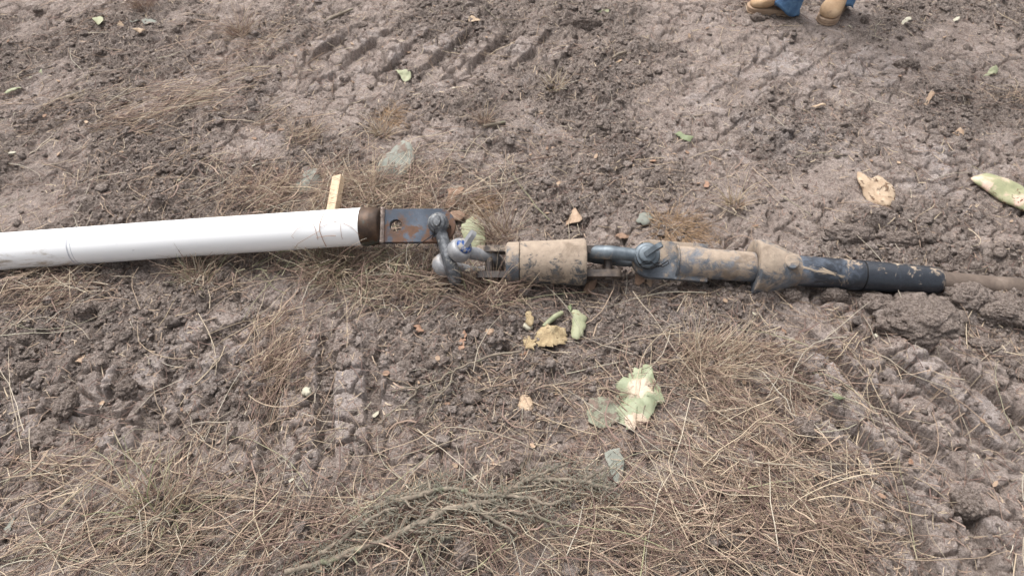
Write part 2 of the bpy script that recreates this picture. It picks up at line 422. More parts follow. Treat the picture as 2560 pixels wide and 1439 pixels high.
# ------------------------------------------------------------------ loose crumbs of soil
def ico(sub):
    b = bmesh.new()
    if sub == 1:
        bmesh.ops.create_cube(b, size=1.4); bmesh.ops.triangulate(b, faces=b.faces[:])
    else: bmesh.ops.create_icosphere(b, subdivisions=sub, radius=1)
    b.verts.ensure_lookup_table()
    v = np.array([q.co[:] for q in b.verts]); f = np.array([[q.index for q in g.verts] for g in b.faces]); b.free(); return v, f
def crumbs(name, n, smin, smax, sub, label):
    v0, f0 = ico(sub); xs, ys = [], []
    while sum(map(len, xs)) < n:
        y = .38 + 3.2 * RG.random(n) ** 1.15; x = (RG.random(n) - .5) * (2.5 + 1.15 * y)
        ok = RG.random(n) < (.10 + gsample(loose, x, y) ** 1.5); xs.append(x[ok]); ys.append(y[ok])
    x = np.concatenate(xs)[:n]; y = np.concatenate(ys)[:n]
    s = smin * (smax / smin) ** (RG.random(n) ** 2.2)
    # crumbs gather: pull some towards shared centres
    tn_ = RG.random(n); V = v0[None] * (1 + .28 * RG.standard_normal((n, len(v0), 1)).clip(-1.5, 1.5)) * s[:, None, None]
    V[..., 0] *= RG.uniform(.7, 1.4, (n, 1)); V[..., 2] *= RG.uniform(.5, .9, (n, 1))
    a = RG.random(n) * 6.28; c_, s_ = np.cos(a)[:, None], np.sin(a)[:, None]
    VX, VY = V[..., 0] * c_ - V[..., 1] * s_, V[..., 0] * s_ + V[..., 1] * c_
    V = np.stack([VX + x[:, None], VY + y[:, None], V[..., 2] + (gh(x, y) + s * .25)[:, None]], -1)
    Fc = (f0[None] + (np.arange(n) * len(v0))[:, None, None]).reshape(-1, 3)
    me = np_mesh(name, V.reshape(-1, 3), Fc, len(v0) > 12); soil_attrs(me, np.repeat(tn_, len(v0)), n * len(v0))
    return tag(link(name, me, M_SOIL), label, None, None, 'stuff')
crumbs('soil_crumbs', 34000, .0022, .0085, 1, 'small crumbs of loose soil scattered over the mud')
crumbs('soil_lumps', 1500, .008, .020, 2, 'lumps of dry soil lying about on the mud')

# ------------------------------------------------------------------ straw
k = NT('straw'); ti = k.attr('tint')
c = k.ramp(ti, [(0, lin((96, 76, 70))), (.16, lin((122, 99, 91))), (.34, lin((152, 128, 115))), (.52, lin((182, 159, 138))), (.70, lin((212, 194, 166))), (.84, lin((204, 196, 180))), (.92, lin((172, 170, 136))), (1, lin((146, 154, 112)))])
c = k.mix(k.math('MULTIPLY', k.noise(90, 4), .30), c, lin((132, 108, 96)))
k.l(c, k.b.inputs['Base Color']); k.b.inputs['Roughness'].default_value = .65; k.b.inputs['Specular IOR Level'].default_value = .3
M_STRAW = k.m
def stalks(x, y, ang, L, wid, lift, pitch, curl, tint, seg=3, sides=3, z0=None, cling=True, kink=.25, droop=1.3):
    """many grass stalks at once: start, heading, length, width, height above ground, rise, bend"""
    n = len(x); t = np.linspace(0, 1, seg + 1); dl = L / seg
    A = ang[:, None] + curl[:, None] * (t - .5)[None] + kink * RG.standard_normal((n, seg + 1)) * (t[None] > 0)
    PX = np.zeros((n, seg + 1)); PY = PX.copy(); PZ = PX.copy()
    ph = pitch[:, None] * (1 - droop * t[None]) + .06 * RG.standard_normal((n, seg + 1))
    PX[:, 1:] = np.cumsum(np.cos(A[:, 1:]) * np.cos(ph[:, 1:]) * dl[:, None], 1); PY[:, 1:] = np.cumsum(np.sin(A[:, 1:]) * np.cos(ph[:, 1:]) * dl[:, None], 1)
    PZ[:, 1:] = np.cumsum(np.sin(ph[:, 1:]) * dl[:, None], 1)
    PX += x[:, None]; PY += y[:, None]
    g = gh(PX.ravel(), PY.ravel()).reshape(PX.shape)
    zb = (g[:, :1] if z0 is None else z0[:, None]) + lift[:, None] + PZ
    if cling == 'line': zb = g[:, :1] + (g[:, -1:] - g[:, :1]) * t[None] + lift[:, None] + PZ * .35
    PZ = np.maximum(zb, g + wid[:, None] * .3)
    if cling is True: PZ = .5 * PZ + .5 * np.maximum(np.minimum(PZ, g + lift[:, None] + .012), g + wid[:, None] * .3)
    P = np.stack([PX, PY, PZ], -1)
    T = np.gradient(P, axis=1); T /= np.linalg.norm(T, axis=-1, keepdims=True) + 1e-9
    N1 = np.cross(T, np.array([0, 0, 1.])); N1 /= np.linalg.norm(N1, axis=-1, keepdims=True) + 1e-6
    N2 = np.cross(N1, T); rr = (wid[:, None] * .5 * (1 - .55 * t[None] ** 2))[..., None]
    if sides == 2:
        ro = (RG.random(n) - .5)[:, None, None] * 1.6; Nn = N1 * np.cos(ro) + N2 * np.sin(ro)
        V = np.stack([P + Nn * rr, P - Nn * rr], 2)
    else:
        a0 = RG.random(n)[:, None, None] * 6.28
        V = np.stack([P + (N1 * np.cos(a0 + q) + N2 * np.sin(a0 + q)) * rr for q in np.arange(sides) * 2 * np.pi / sides], 2)
    idx = np.arange(n * (seg + 1) * sides).reshape(n, seg + 1, sides); fs = []
    for q in range(sides if sides > 2 else 1):
        q2 = (q + 1) % sides; fs.append(np.stack([idx[:, :-1, q], idx[:, :-1, q2], idx[:, 1:, q2], idx[:, 1:, q]], -1).reshape(-1, 4))
    return V.reshape(-1, 3), np.concatenate(fs), np.repeat(tint, (seg + 1) * sides)
def straw_obj(name, packs, mat=None):
    Vs, Fs, Ts, o = [], [], [], 0
    for V, F_, T_ in packs: Vs.append(V); Fs.append(F_ + o); Ts.append(T_); o += len(V)
    me = np_mesh(name, np.concatenate(Vs), np.concatenate(Fs)); attr(me, 'tint', np.concatenate(Ts)); return link(name, me, mat or M_STRAW)
def px_xy(u, v):
    """photo pixels to ground positions, many at once"""
    cx, cy = (u - 1280) / FPX, (719.5 - v) / FPX
    dy = FWD.y + UPV.y * cy; dz = FWD.z + UPV.z * cy; t = -CH / dz
    return cx * t, dy * t
def tints(n, lo=.0, hi=.9, mid=None):
    t = RG.random(n); t = lo + (hi - lo) * t
    return t
# matted patches: centre and radius in the photograph, count, heading, spread of heading, length range, pile height, tint range
PATCH = [
 (1880, 1150, 250, 200, 2700, 150, 45, (.06, .26), .028, (.05, .82)),
 (1700, 1330, 330, 120, 2400, 165, 40, (.06, .26), .030, (.05, .80)),
 (2050, 1360, 130, 80, 700, 150, 45, (.05, .22), .022, (.0, .70)),
 (1820, 880, 130, 55, 800, 25, 35, (.06, .22), .022, (.3, .85)),
 (1830, 980, 170, 70, 1000, 160, 45, (.06, .22), .025, (.2, .85)),
 (1500, 1050, 170, 120, 560, 150, 60, (.04, .18), .012, (.05, .80)),
 (1330, 960, 190, 110, 520, 150, 60, (.04, .16), .010, (.05, .80)),
 (1150, 1080, 200, 110, 380, 30, 80, (.04, .16), .010, (.0, .80)),
 (1100, 1310, 360, 90, 2300, 15, 45, (.06, .26), .028, (.05, .90)),
 (650, 1330, 290, 110, 2100, 30, 40, (.06, .26), .026, (.05, .90)),
 (250, 1330, 270, 110, 1800, 35, 40, (.06, .26), .024, (.15, .92)),
 (150, 1160, 190, 60, 700, 30, 35, (.05, .2), .018, (.15, .92)),
 (430, 1130, 150, 70, 600, 50, 60, (.06, .2), .014, (.3, .92)),
 (700, 900, 60, 90, 700, 70, 35, (.05, .16), .028, (.1, .75)),
 (680, 1030, 60, 70, 250, 85, 30, (.06, .2), .014, (.2, .85)),
 (820, 1090, 250, 70, 170, 20, 70, (.05, .2), .010, (.2, .85)),
 (900, 660, 190, 45, 1900, 60, 60, (.06, .22), .050, (.15, 1.0)),
 (1010, 740, 150, 40, 700, 30, 50, (.06, .2), .020, (.1, .95)),
 (1240, 725, 120, 35, 1100, 165, 50, (.06, .2), .035, (.05, .80)),
 (540, 680, 70, 40, 500, 70, 50, (.05, .16), .030, (.1, .95)),
 (90, 720, 130, 45, 1000, 25, 40, (.06, .22), .028, (.1, .85)),
 (1020, 480, 170, 45, 1800, 40, 50, (.08, .26), .040, (.30, .86)),
 (720, 500, 140, 35, 1100, 50, 50, (.08, .24), .040, (.28, .86)),
 (880, 460, 120, 40, 800, 60, 60, (.08, .24), .034, (.30, .86)),
 (450, 255, 170, 45, 1100, 25, 30, (.06, .22), .026, (.22, .82)),
 (330, 300, 90, 30, 300, 25, 25, (.05, .2), .018, (.05, .65)),
 (640, 110, 120, 45, 800, 0, 60, (.06, .22), .024, (.22, .82)),
 (600, 190, 150, 40, 300, 20, 50, (.05, .2), .012, (.05, .6)),
 (150, 80, 180, 60, 350, 25, 30, (.05, .2), .012, (.05, .55)),
 (120, 280, 180, 60, 350, 20, 30, (.05, .2), .012, (.05, .55)),
 (780, 340, 90, 40, 280, 50, 30, (.05, .2), .014, (.2, .75)),
 (500, 430, 300, 60, 500, 40, 60, (.05, .2), .010, (.05, .65)),
 (1250, 400, 250, 90, 450, 40, 90, (.04, .2), .008, (.1, .8)),
 (1600, 430, 260, 70, 350, 40, 90, (.05, .2), .008, (.1, .8)),
 (2520, 250, 60, 30, 200, 20, 40, (.06, .2), .02, (.05, .7)),
 (2200, 800, 160, 40, 250, 160, 60, (.05, .18), .012, (.3, .85)),
 (2130, 890, 50, 22, 300, 160, 60, (.04, .14), .016, (.1, .75)),
 (2400, 880, 160, 80, 160, 165, 50, (.06, .24), .010, (.4, .85)),
 (1640, 740, 170, 40, 200, 160, 60, (.04, .14), .006, (.2, .8)),
 (1850, 30, 160, 25, 250, 20, 60, (.05, .2), .012, (.1, .6)),
]
packs = []
for (u, v, ru, rv, n, hd, sp, (l0, l1), pile, (t0, t1)) in PATCH:
    n = int(n * (.80 if v > 420 else .6) * (.50 if (v > 1000 and u < 1000) else 1))
    uu = u + ru * RG.standard_normal(n) * .72; vv = np.clip(v + rv * RG.standard_normal(n) * .72, -60, 1560)
    gz = fbm(uu, vv, 70, 2, 5); ok = RG.random(n) < sst(gz, -.5, .35); uu, vv = uu[ok], vv[ok]; n = len(uu)
    x, y = px_xy(uu, vv); L = (l0 + (l1 - l0) * RG.random(n) ** 1.6) * RG.choice([.35, 1, 1.15], n)
    a = np.radians(hd + sp * RG.standard_normal(n)) + np.pi * (RG.random(n) < .5)
    kb = np.arange(n) % 16 == 0                                    # one in sixteen is a flat leaf blade
    packs.append(stalks(x[kb], y[kb], a[kb], L[kb] * .7, RG.uniform(.0024, .0046, n)[kb], (pile * RG.random(n))[kb], RG.normal(.15, .2, n)[kb], RG.normal(0, .9, n)[kb], tints(n, .02, .6)[kb], 5, 2, None, True, .14))
    packs.append(stalks(x - np.cos(a) * L / 2, y - np.sin(a) * L / 2, a, L, (.0009 + .0026 * RG.random(n) ** 1.7), pile * RG.random(n) ** 1.3,
                        RG.normal(.10, .16, n), RG.normal(0, .36, n), np.where(RG.random(n) < .42, tints(n, t0 * .6, .50), tints(n, max(t0, .40), max(t1, .55))), 4, 3, None, 'line' if pile < .015 else True, .13))
o = straw_obj('matted_straw', packs); tag(o, 'matted dry grass lying in patches over the mud', None, None, 'stuff')
# single stalks thrown everywhere
n = 2300; y = .36 + 3.3 * RG.random(n) ** 1.1; x = (RG.random(n) - .5) * (2.4 + 1.2 * y); L = .04 + .17 * RG.random(n) ** 2; a = RG.random(n) * 6.28
keep = RG.random(n) < np.where((y > 1.6) & (x > .4), .5, 1.0)
packs = [stalks(x[keep], y[keep], a[keep], L[keep], RG.uniform(.0011, .0031, n)[keep], (.012 * RG.random(n) ** 2)[keep], RG.normal(.12, .15, n)[keep], RG.normal(0, .5, n)[keep], tints(n, .12, .9)[keep], 4, 3, None, 'line', .13)]
n = 26000; y = .36 + 3.3 * RG.random(n) ** 1.05; x = (RG.random(n) - .5) * (2.4 + 1.2 * y); L = .008 + .04 * RG.random(n) ** 1.8; a = RG.random(n) * 6.28
packs.append(stalks(x, y, a, L, RG.uniform(.0012, .0035, n), .003 * RG.random(n), RG.normal(.05, .15, n), RG.normal(0, .4, n), tints(n, .0, .72), 2, 2, None, 'line', .12))
n = 120; u_ = RG.random(n) * 2700 - 70; v_ = 560 + 860 * RG.random(n) ** .8; x, y = px_xy(u_, v_); L = .16 + .22 * RG.random(n); a = RG.random(n) * 6.28       # long pale stems on top
packs.append(stalks(x, y, a, L, RG.uniform(.0018, .0034, n), .010 + .03 * RG.random(n), RG.normal(.12, .1, n), RG.normal(0, .9, n), tints(n, .5, .95), 7, 3, None, 'line', .06))
o = straw_obj('straw_litter', packs); tag(o, 'broken straw strewn singly over the bare mud', None, None, 'stuff')

# ------------------------------------------------------------------ grass tufts, each a thing
def tuft(name, label, cat, u, v, n, h, spread, t, wid=(.0009, .0024), lean=(0, 0), group=None, curl=.5, up=(.75, 1.5), droop=.55):
    p = gat(u, v); rr = spread * RG.random(n) ** .6 * .5; aa = RG.random(n) * 6.28
    x = p.x + rr * np.cos(aa); y = p.y + rr * np.sin(aa) * .8
    a = np.arctan2(np.sin(aa) + lean[1] + .7 * RG.standard_normal(n), np.cos(aa) + lean[0] + .7 * RG.standard_normal(n))
    L = h * RG.uniform(.25, 1.1, n)
    V, F_, T_ = stalks(x, y, a, L, RG.uniform(wid[0], wid[1], n), np.zeros(n) - .004, RG.uniform(up[0], up[1], n), RG.normal(0, curl, n), tints(n, *t), 4, 3, None, False, .16, droop)
    V = V - np.array(p)
    o = straw_obj(name, [(V, F_, T_)]); o.location = p
    return tag(o, label, cat, group)
TG = 'tufts of dry grass rooted in the mud'
tuft('grass_tuft', 'spiky dry grass tuft at the far left with long pale stalks above it', 'grass tuft', 605, 90, 130, .17, .10, (.1, .75), group=TG)
tuft('grass_tuft', 'tan dry tuft cut by the top edge, left of the spiky tuft', 'grass tuft', 362, 22, 110, .15, .09, (.1, .6), group=TG)
tuft('grass_tuft', 'small upright stubble tuft on bare mud behind the stake', 'grass tuft', 1212, 308, 70, .11, .05, (.1, .7), group=TG)
tuft('grass_tuft', 'straw coloured stubble tuft behind the cone of the drill string', 'grass tuft', 1838, 512, 60, .12, .06, (.45, .8), (.002, .0035), group=TG)
tuft('grass_tuft', 'tall upright tuft between the lug plate and the muddy swivel', 'grass tuft', 1252, 590, 150, .19, .09, (.15, .8), lean=(-.5, .2), group=TG)
tuft('grass_tuft', 'pale spiky tuft above the grey cactus pad lying in straw', 'grass tuft', 955, 345, 60, .12, .06, (.4, .8), (.002, .0035), group=TG)
tuft('grass_tuft', 'bleached low tuft on the mud far behind the muddy swivel', 'grass tuft', 1390, 222, 60, .10, .08, (.5, .85), (.002, .0035), group=TG)
tuft('grass_tuft', 'greenish tuft growing under the middle of the white pipe', 'grass tuft', 500, 700, 120, .13, .09, (.1, 1), group=TG)
tuft('grass_tuft', 'dense greenish tuft just under the brown steel cap', 'grass tuft', 850, 690, 170, .18, .16, (.2, 1), group=TG)
tuft('grass_tuft', 'tangled reddish tuft in front of the muddy swivel', 'grass tuft', 1230, 735, 190, .15, .16, (.02, .7), group=TG)
tuft('grass_tuft', 'brown clump of bent grass on the bare soil below the pipe', 'grass tuft', 672, 935, 110, .12, .10, (.1, .7), lean=(.9, 1.3), group=TG, up=(.2, .9))
tuft('grass_tuft', 'open tuft of yellow stalks in the lower left litter', 'grass tuft', 400, 1290, 90, .20, .14, (.4, 1), (.002, .0036), group=TG)
tuft('grass_tuft', 'leaning golden tuft at the upper edge of the big straw mat', 'grass tuft', 1780, 905, 140, .18, .16, (.4, .8), lean=(.8, .5), group=TG)
tuft('grass_tuft', 'thin tuft of stalks rising before the stake and the white pipe', 'grass tuft', 640, 500, 80, .22, .2, (.1, .7), lean=(.3, .2), group=TG)
tuft('grass_tuft', 'flattened pale tuft on the mud left of the stubble tuft', 'grass tuft', 760, 350, 70, .13, .1, (.4, .8), lean=(.6, .6), group=TG)
tuft('grass_tuft', 'tall loose tuft overlapping the lower edge of the white pipe near its cap', 'grass tuft', 835, 655, 130, .20, .14, (.2, .95), lean=(.2, -.5), group=TG)
tuft('grass_tuft', 'tall tan tuft right behind the rusty steel cap', 'grass tuft', 930, 505, 120, .22, .16, (.25, .85), group=TG)
tuft('grass_tuft', 'wispy tuft standing behind the plate end and the fibre', 'grass tuft', 1075, 520, 70, .18, .12, (.05, .8), group=TG)
tuft('grass_tuft', 'ragged tuft below the two hooked shackles', 'grass tuft', 1060, 705, 140, .16, .14, (.2, .95), lean=(.4, -.2), group=TG)
# fibre from rotten cactus skeletons
k = NT('fibre'); k.l(k.ramp(k.noise(60, 5), [(.3, lin((132, 106, 82))), (.6, lin((180, 150, 118))), (.8, lin((210, 184, 150)))]), k.b.inputs['Base Color']); k.b.inputs['Roughness'].default_value = .8
M_FIB = k.m
def fibre(name, label, u, v, n, h, spread, lean):
    o = tuft(name, label, 'fibre clump', u, v, n, h, spread, (.1, .6), (.001, .0024), lean, curl=1.4, up=(.05, .9), droop=1.3); o.data.materials[0] = M_FIB
fibre('fibre_clump', 'golden brown clump of fibre lying behind the second lug plate', 1690, 575, 300, .12, .16, (.6, -.6))
fibre('fibre_clump', 'reddish brown fibre clump behind the rounded end of the first lug plate', 1185, 515, 260, .09, .11, (.4, -.3))
fibre('fibre_clump', 'dark brown mat of fibre on mud behind the far straw', 975, 300, 160, .09, .08, (.5, .1))

# ------------------------------------------------------------------ materials of the pipe string
M_PVC = surf('white_plastic', [(.2, (252, 252, 253)), (.8, (255, 255, 255))], 5, .32, 0, .0002, 60, [
    dict(a=(150, 130, 108), b=(176, 158, 136), scale=16, lo=.575, hi=.72, rough=.8, h=.1, nw=.8, nr=.75, vec=(0, -1.7, -.9), off=0, st=True),
    dict(a=(150, 152, 160), b=(186, 186, 192), scale=40, lo=.66, hi=.72, rough=.6, h=0, st=True)], stretch=(.25, 1, 1))
M_INK = surf('pipe_mark', [(.3, (178, 178, 188)), (.7, (214, 214, 220))], 40, .6, 0, 0)
M_CAP = surf('rusted_cap', [(.2, (36, 30, 27)), (.45, (66, 52, 43)), (.62, (92, 71, 56)), (.8, (130, 112, 96))], 16, .5, .45, .0012, 70, [
    dict(a=(62, 70, 66), b=(86, 96, 90), scale=11, lo=.54, hi=.64, rough=.55, metal=.3, h=.2)])
M_WELD = surf('weld_metal', [(.25, (100, 84, 76)), (.55, (166, 150, 140)), (.8, (206, 198, 192))], 60, .5, .5, .0012, 140)
M_PLATE = surf('mill_plate', [(.25, (50, 56, 66)), (.55, (76, 84, 96)), (.8, (106, 114, 126))], 9, .45, .4, .0006, 60, [
    dict(a=(72, 54, 45), b=(104, 78, 62), scale=13, lo=.505, hi=.63, rough=.75, h=.2, nw=1, vec=(-1.1, 0, 0), off=.13),
    dict(a=(80, 58, 46), b=(118, 86, 66), scale=20, lo=.54, hi=.62, rough=.8, h=.2, nw=1, vec=(.9, -.9, 0), off=-.13)])
M_GRIME = surf('grimy_galvanised', [(.25, (56, 58, 62)), (.5, (100, 102, 106)), (.78, (168, 170, 172))], 44, .55, .35, .0014, 130, [
    dict(a=(150, 148, 142), b=(190, 186, 178), scale=34, lo=.56, hi=.66, rough=.8, h=.3), dict(a=CLAY_A, b=CLAY_B, scale=22, lo=.64, hi=.7, rough=.95, h=.3)])
M_GALV = surf('galvanised', [(.25, (132, 134, 138)), (.55, (162, 162, 164)), (.8, (186, 184, 182))], 26, .5, .3, .0006, 110, [
    dict(a=CLAY_A, b=CLAY_B, scale=14, lo=.56, hi=.7, rough=.9, h=.2)])
M_GALV2 = surf('galvanised_blue_grey', [(.25, (78, 86, 94)), (.55, (112, 121, 128)), (.8, (146, 151, 155))], 26, .48, .4, .0007, 110, [
    dict(a=CLAY_A, b=CLAY_B, scale=15, lo=.58, hi=.68, rough=.9, h=.3)])
M_BLUE = surf('blue_paint', [(.3, (30, 66, 126)), (.7, (46, 90, 158))], 40, .4, 0, .0004, 120, [dict(a=(140, 136, 128), b=(180, 174, 164), scale=40, lo=.47, hi=.55, rough=.7)])
M_SWIV = steel_mud('muddy_swivel', .40, .50, 34, base=((.25, (58, 58, 58)), (.6, (98, 100, 104)), (.85, (130, 134, 140))))
M_COLLAR = steel_mud('muddy_collar', .47, .57, 14)
M_FORK = steel_mud('dark_fork', .53, .64, 16, base=((.25, (48, 42, 40)), (.6, (82, 74, 70)), (.85, (110, 102, 98))), metal=.2)
M_LUG2 = steel_mud('muddy_lug', .455, .60, 18, rust=True)
M_SHANK = steel_mud('muddy_shank', .44, .60, 16, base=((.25, (84, 88, 96)), (.6, (122, 127, 135)), (.85, (156, 160, 166))))
M_CONE = steel_mud('muddy_cone', .41, .55, 16, rust=True)
M_ROD = steel_mud('dark_rod', .60, .66, 16, base=((.25, (58, 63, 72)), (.55, (96, 104, 116)), (.85, (144, 152, 164))), extra=(
    dict(a=(34, 37, 43), b=(56, 61, 70), scale=14, lo=.46, hi=.60, rough=.32, metal=.3, h=.1, vec=(.5, 0, 0), off=-.16),
    dict(a=(150, 133, 115), b=(188, 171, 149), scale=8, dist=1.6, nr=.62, lo=.605, hi=.64, rough=.9)), rough=.32, metal=.35)
M_RODMUD = surf('mud_coated_rod', [(.25, (78, 67, 59)), (.55, (108, 94, 84)), (.8, (140, 125, 113))], 18, .9, 0, .002, 70)
M_WIRE = surf('black_wire', [(.3, (20, 20, 22)), (.7, (38, 38, 40))], 60, .6, .3, 0)

# ------------------------------------------------------------------ white pipe with its pulling head
TILT = Vector((0, -math.sin(rad(30)), math.cos(rad(30))))
P0, P1 = at(905, 566, .128), at(1100, 565, .132)
fr = frame(P0, P1 - P0, TILT); inv = fr.inverted()
pr = mpp(94, P0) / 2
pipe = thing('pipe', 'long white plastic pipe ending in a rusty steel cap with a flat drilled lug plate', 'pipe', fr)
path = [inv @ at(u, v, z) for u, v, z in ((-1500, 735, .06), (-700, 681, .06), (0, 629, .062), (450, 596, .092), (700, 579.5, .112), (860, 569, .125))] + [Vector((.012, 0, 0))]
fin = []
for i in range(len(path) - 1):
    a, b = path[max(i - 1, 0)], path[i]; c_, d_ = path[i + 1], path[min(i + 2, len(path) - 1)]
    for q in range(8):
        t = q / 8; fin.append(.5 * ((2 * b) + (c_ - a) * t + (2 * a - 5 * b + 4 * c_ - d_) * t * t + (3 * b - a - 3 * c_ + d_) * t ** 3))
fin.append(path[-1])
MB().tube(fin, pr, 56).out('pipe_wall', M_PVC, pipe)
Lx = lambda u: along(P0, (P1 - P0).normalized(), u)
x1 = Lx(950)
MB().lathe([(-.002, 0), (-.002, pr * .96), (.0, pr * 1.005), (.004, pr * 1.03), (x1 * .5, pr * 1.035), (x1 * .62, pr * 1.02), (x1 * .72, pr * .985), (x1 * .95, pr * .96), (x1, pr * .92), (x1 + .003, pr * .86), (x1 + .003, 0)], 64).out('end_cap', M_CAP, pipe, 50)
# printed ring marks where the pipe was fused
rg = MB(); q0 = fin[min(range(len(fin)), key=lambda i: abs((fr @ fin[i]).x - at(190, 620, .06).x))]
ax = (fin[20] - fin[12]).normalized()
for off, wdt in ((0, .0022), (.011, .0012)):
    M_ = frame(q0 + ax * off, ax, Vector((0, 0, 1)))
    b = MB().lathe([(-wdt, pr * .99), (-wdt, pr + .0007), (wdt, pr + .0007), (wdt, pr * .99)], 56); b.xf(M_)
    tmp = bpy.data.meshes.new('t'); b.bm.to_mesh(tmp); b.bm.free(); rg.bm.from_mesh(tmp); bpy.data.meshes.remove(tmp)
rg.out('ring_mark', M_INK, pipe)
hw = mpp(86, P1) / 2; xa, xb, th = x1 - .002, Lx(1139), .011
def rounded_plate(xa, xb, hw, rr, n=14, left=False):
    pts = [(xa, -hw)]
    for i in range(n + 1):
        a = -math.pi / 2 + math.pi / 2 * i / n; pts.append((xb - rr + rr * math.cos(a), -hw + rr + rr * math.sin(a)))
    for i in range(n + 1):
        a = math.pi / 2 * i / n; pts.append((xb - rr + rr * math.cos(a), hw - rr + rr * math.sin(a)))
    pts.append((xa, hw)); return pts
circ = lambda x, y, r, n=20: [(x + r * math.cos(2 * math.pi * i / n), y + r * math.sin(2 * math.pi * i / n)) for i in range(n)]
HX = Lx(1099); HOLE = Lx(991)
MB().prism(rounded_plate(xa, xb, hw, hw * .96), [circ(HOLE, 0, mpp(15, P1)), circ(HX, 0, .020)], -th, th).bevel(.0015, 1).out('lug_plate', M_PLATE, pipe, 30)
wb = MB()
for sgn in (1, -1):
    for i in range(26):
        yy = -hw * .98 + 2 * hw * .98 * i / 25
        wb.tube([(x1 + .004 + q * .004, yy + random.uniform(-.001, .001), sgn * (th + .0075 - q * .0018)) for q in range(4)], [.0042, .0055, .005, .003], 7)
wb.out('weld_bead', M_WELD, pipe)

# ------------------------------------------------------------------ shackles
def shackle(label, m, w_, L, r, er, bulge, mats, head='tab', hl=.03, tabang=.7, pinmat=None, tilt=0):
    """pin along z through the origin, bow reaching to +x"""
    t = thing('shackle', label, 'shackle', m)
    ctrl = [(0, w_), (.22 * L, w_ * 1.02), (.48 * L, w_ + bulge * .8), (.68 * L, w_ + bulge * .9), (.86 * L, w_ * .78), (.97 * L, w_ * .35), (L, 0)]
    pts = [Vector((x, 0, z)) for x, z in ctrl] + [Vector((x, 0, -z)) for x, z in ctrl[-2::-1]]
    sm = []
    for i in range(len(pts) - 1):
        a, b, c_, d_ = pts[max(i - 1, 0)], pts[i], pts[i + 1], pts[min(i + 2, len(pts) - 1)]
        for q in range(5):
            s_ = q / 5; sm.append(.5 * ((2 * b) + (c_ - a) * s_ + (2 * a - 5 * b + 4 * c_ - d_) * s_ ** 2 + (3 * b - a - 3 * c_ + d_) * s_ ** 3))
    sm.append(pts[-1])
    b = MB(); b.tube(sm, [r * (.92 + .16 * min(1, max(0, p.x / L))) for p in sm], 16)
    for sg in (1, -1):                                                          # forged eyes
        e = r * 1.02
        b.lathe([(sg * w_ - e, 0), (sg * w_ - e, er * .8), (sg * w_ - e * .82, er * .93), (sg * w_ - e * .4, er), (sg * w_ + e * .4, er), (sg * w_ + e * .82, er * .93), (sg * w_ + e, er * .8), (sg * w_ + e, 0)], 30, 'z')
    b.noise(.0008, 60).out('bow', mats, t, 60)
    top = w_ + r
    p = MB(); pm = pinmat or mats
    p.lathe([(-top - .008, 0), (-top - .008, r * .75), (-top - .005, r * .88), (top, r * .88), (top + .001, r * 1.22), (top + .008, r * 1.28), (top + .013, r * 1.15), (top + .015, r * .9), (top + .015, 0)], 28, 'z')
    pin = p.out('pin', pm, t, 50)
    if head == 'tab':
        q = MB(); q.prism(rounded_plate(0, hl, r * .72, r * .7, 8), [], -r * .36, r * .36).bevel(r * .18, 2)
        q.xf(Matrix.Translation((0, 0, top + .006)) @ Matrix.Rotation(tabang, 4, 'Z') @ Matrix.Rotation(tilt, 4, 'Y') @ Matrix.Rotation(-math.pi / 2, 4, 'Y') @ Matrix.Rotation(math.pi / 2, 4, 'X') @ Matrix.Rotation(0, 4, 'Z'))
        q.out('pin_tab', mats, pin)
    else:
        q = MB(); q.lathe([(top + .012, 0), (top + .012, r * .95), (top + .018, r * 1.0), (top + .024, r * .8), (top + .026, 0)], 22, 'z')
        for v in q.bm.verts: v.co.x *= .62
        q.xf(Matrix.Rotation(tabang, 4, 'Z')); q.out('pin_tab', mats, pin)
    return t
pinA = fr @ Vector((HX, 0, 0))
nz = fr.to_3x3() @ Vector((0, 0, 1)); dx_ = fr.to_3x3() @ Vector((1, 0, 0)); dn_ = fr.to_3x3() @ Vector((0, -1, 0))
bA = (dn_ + dx_ * .30 - nz * .06).normalized()
shackle('grimy dark grey shackle pinned through the lug plate of the white pipe', frame(pinA + nz * .004, bA, nz), .036, mpp(140, pinA), mpp(15.5, pinA), mpp(26, pinA), .006, M_GRIME, 'knob', tabang=1.2)
kv = camvec(.74, .60, .714); B0 = at(1129, 644, .100); bB = camvec(.72, -.15, -.62)
shackle('pale galvanised shackle with a blue painted pin hooked to the grimy shackle', frame(B0, bB, kv), .043, mpp(150, B0), mpp(16.5, B0), mpp(30, B0), .006, M_GALV, 'tab', mpp(44, B0), 1.2, M_BLUE, rad(28))

# ------------------------------------------------------------------ swivel
s0, s1 = at(1266, 655, .072), at(1464, 655, .078)
frs = frame(s0, s1 - s0, TILT); sx = lambda u: along(s0, (s1 - s0).normalized(), u)
sw = thing('swivel', 'muddy round swivel with forked ends joining two shackles', 'swivel', frs)
R1, R2 = mpp(101, s0) / 2, mpp(118, s1) / 2; xc = sx(1300); xe = sx(1464)
MB().lathe([(xc, 0), (xc, R1 * .97), (xc + .002, R1 * 1.03), (xe * .5, R1 * 1.06), (xe - .016, R2), (xe - .004, R2 * .985), (xe, R2 * .93), (xe, 0)], 56).noise(.0012, 30).out('swivel_body', M_SWIV, sw, 45)
MB().lathe([(0, 0), (0, R1 * .9), (.004, R1 * .98), (.010, R1), (xc - .003, R1), (xc - .001, R1 * .94), (xc - .001, 0)], 56).noise(.0010, 30).out('swivel_collar', M_COLLAR, sw, 45)
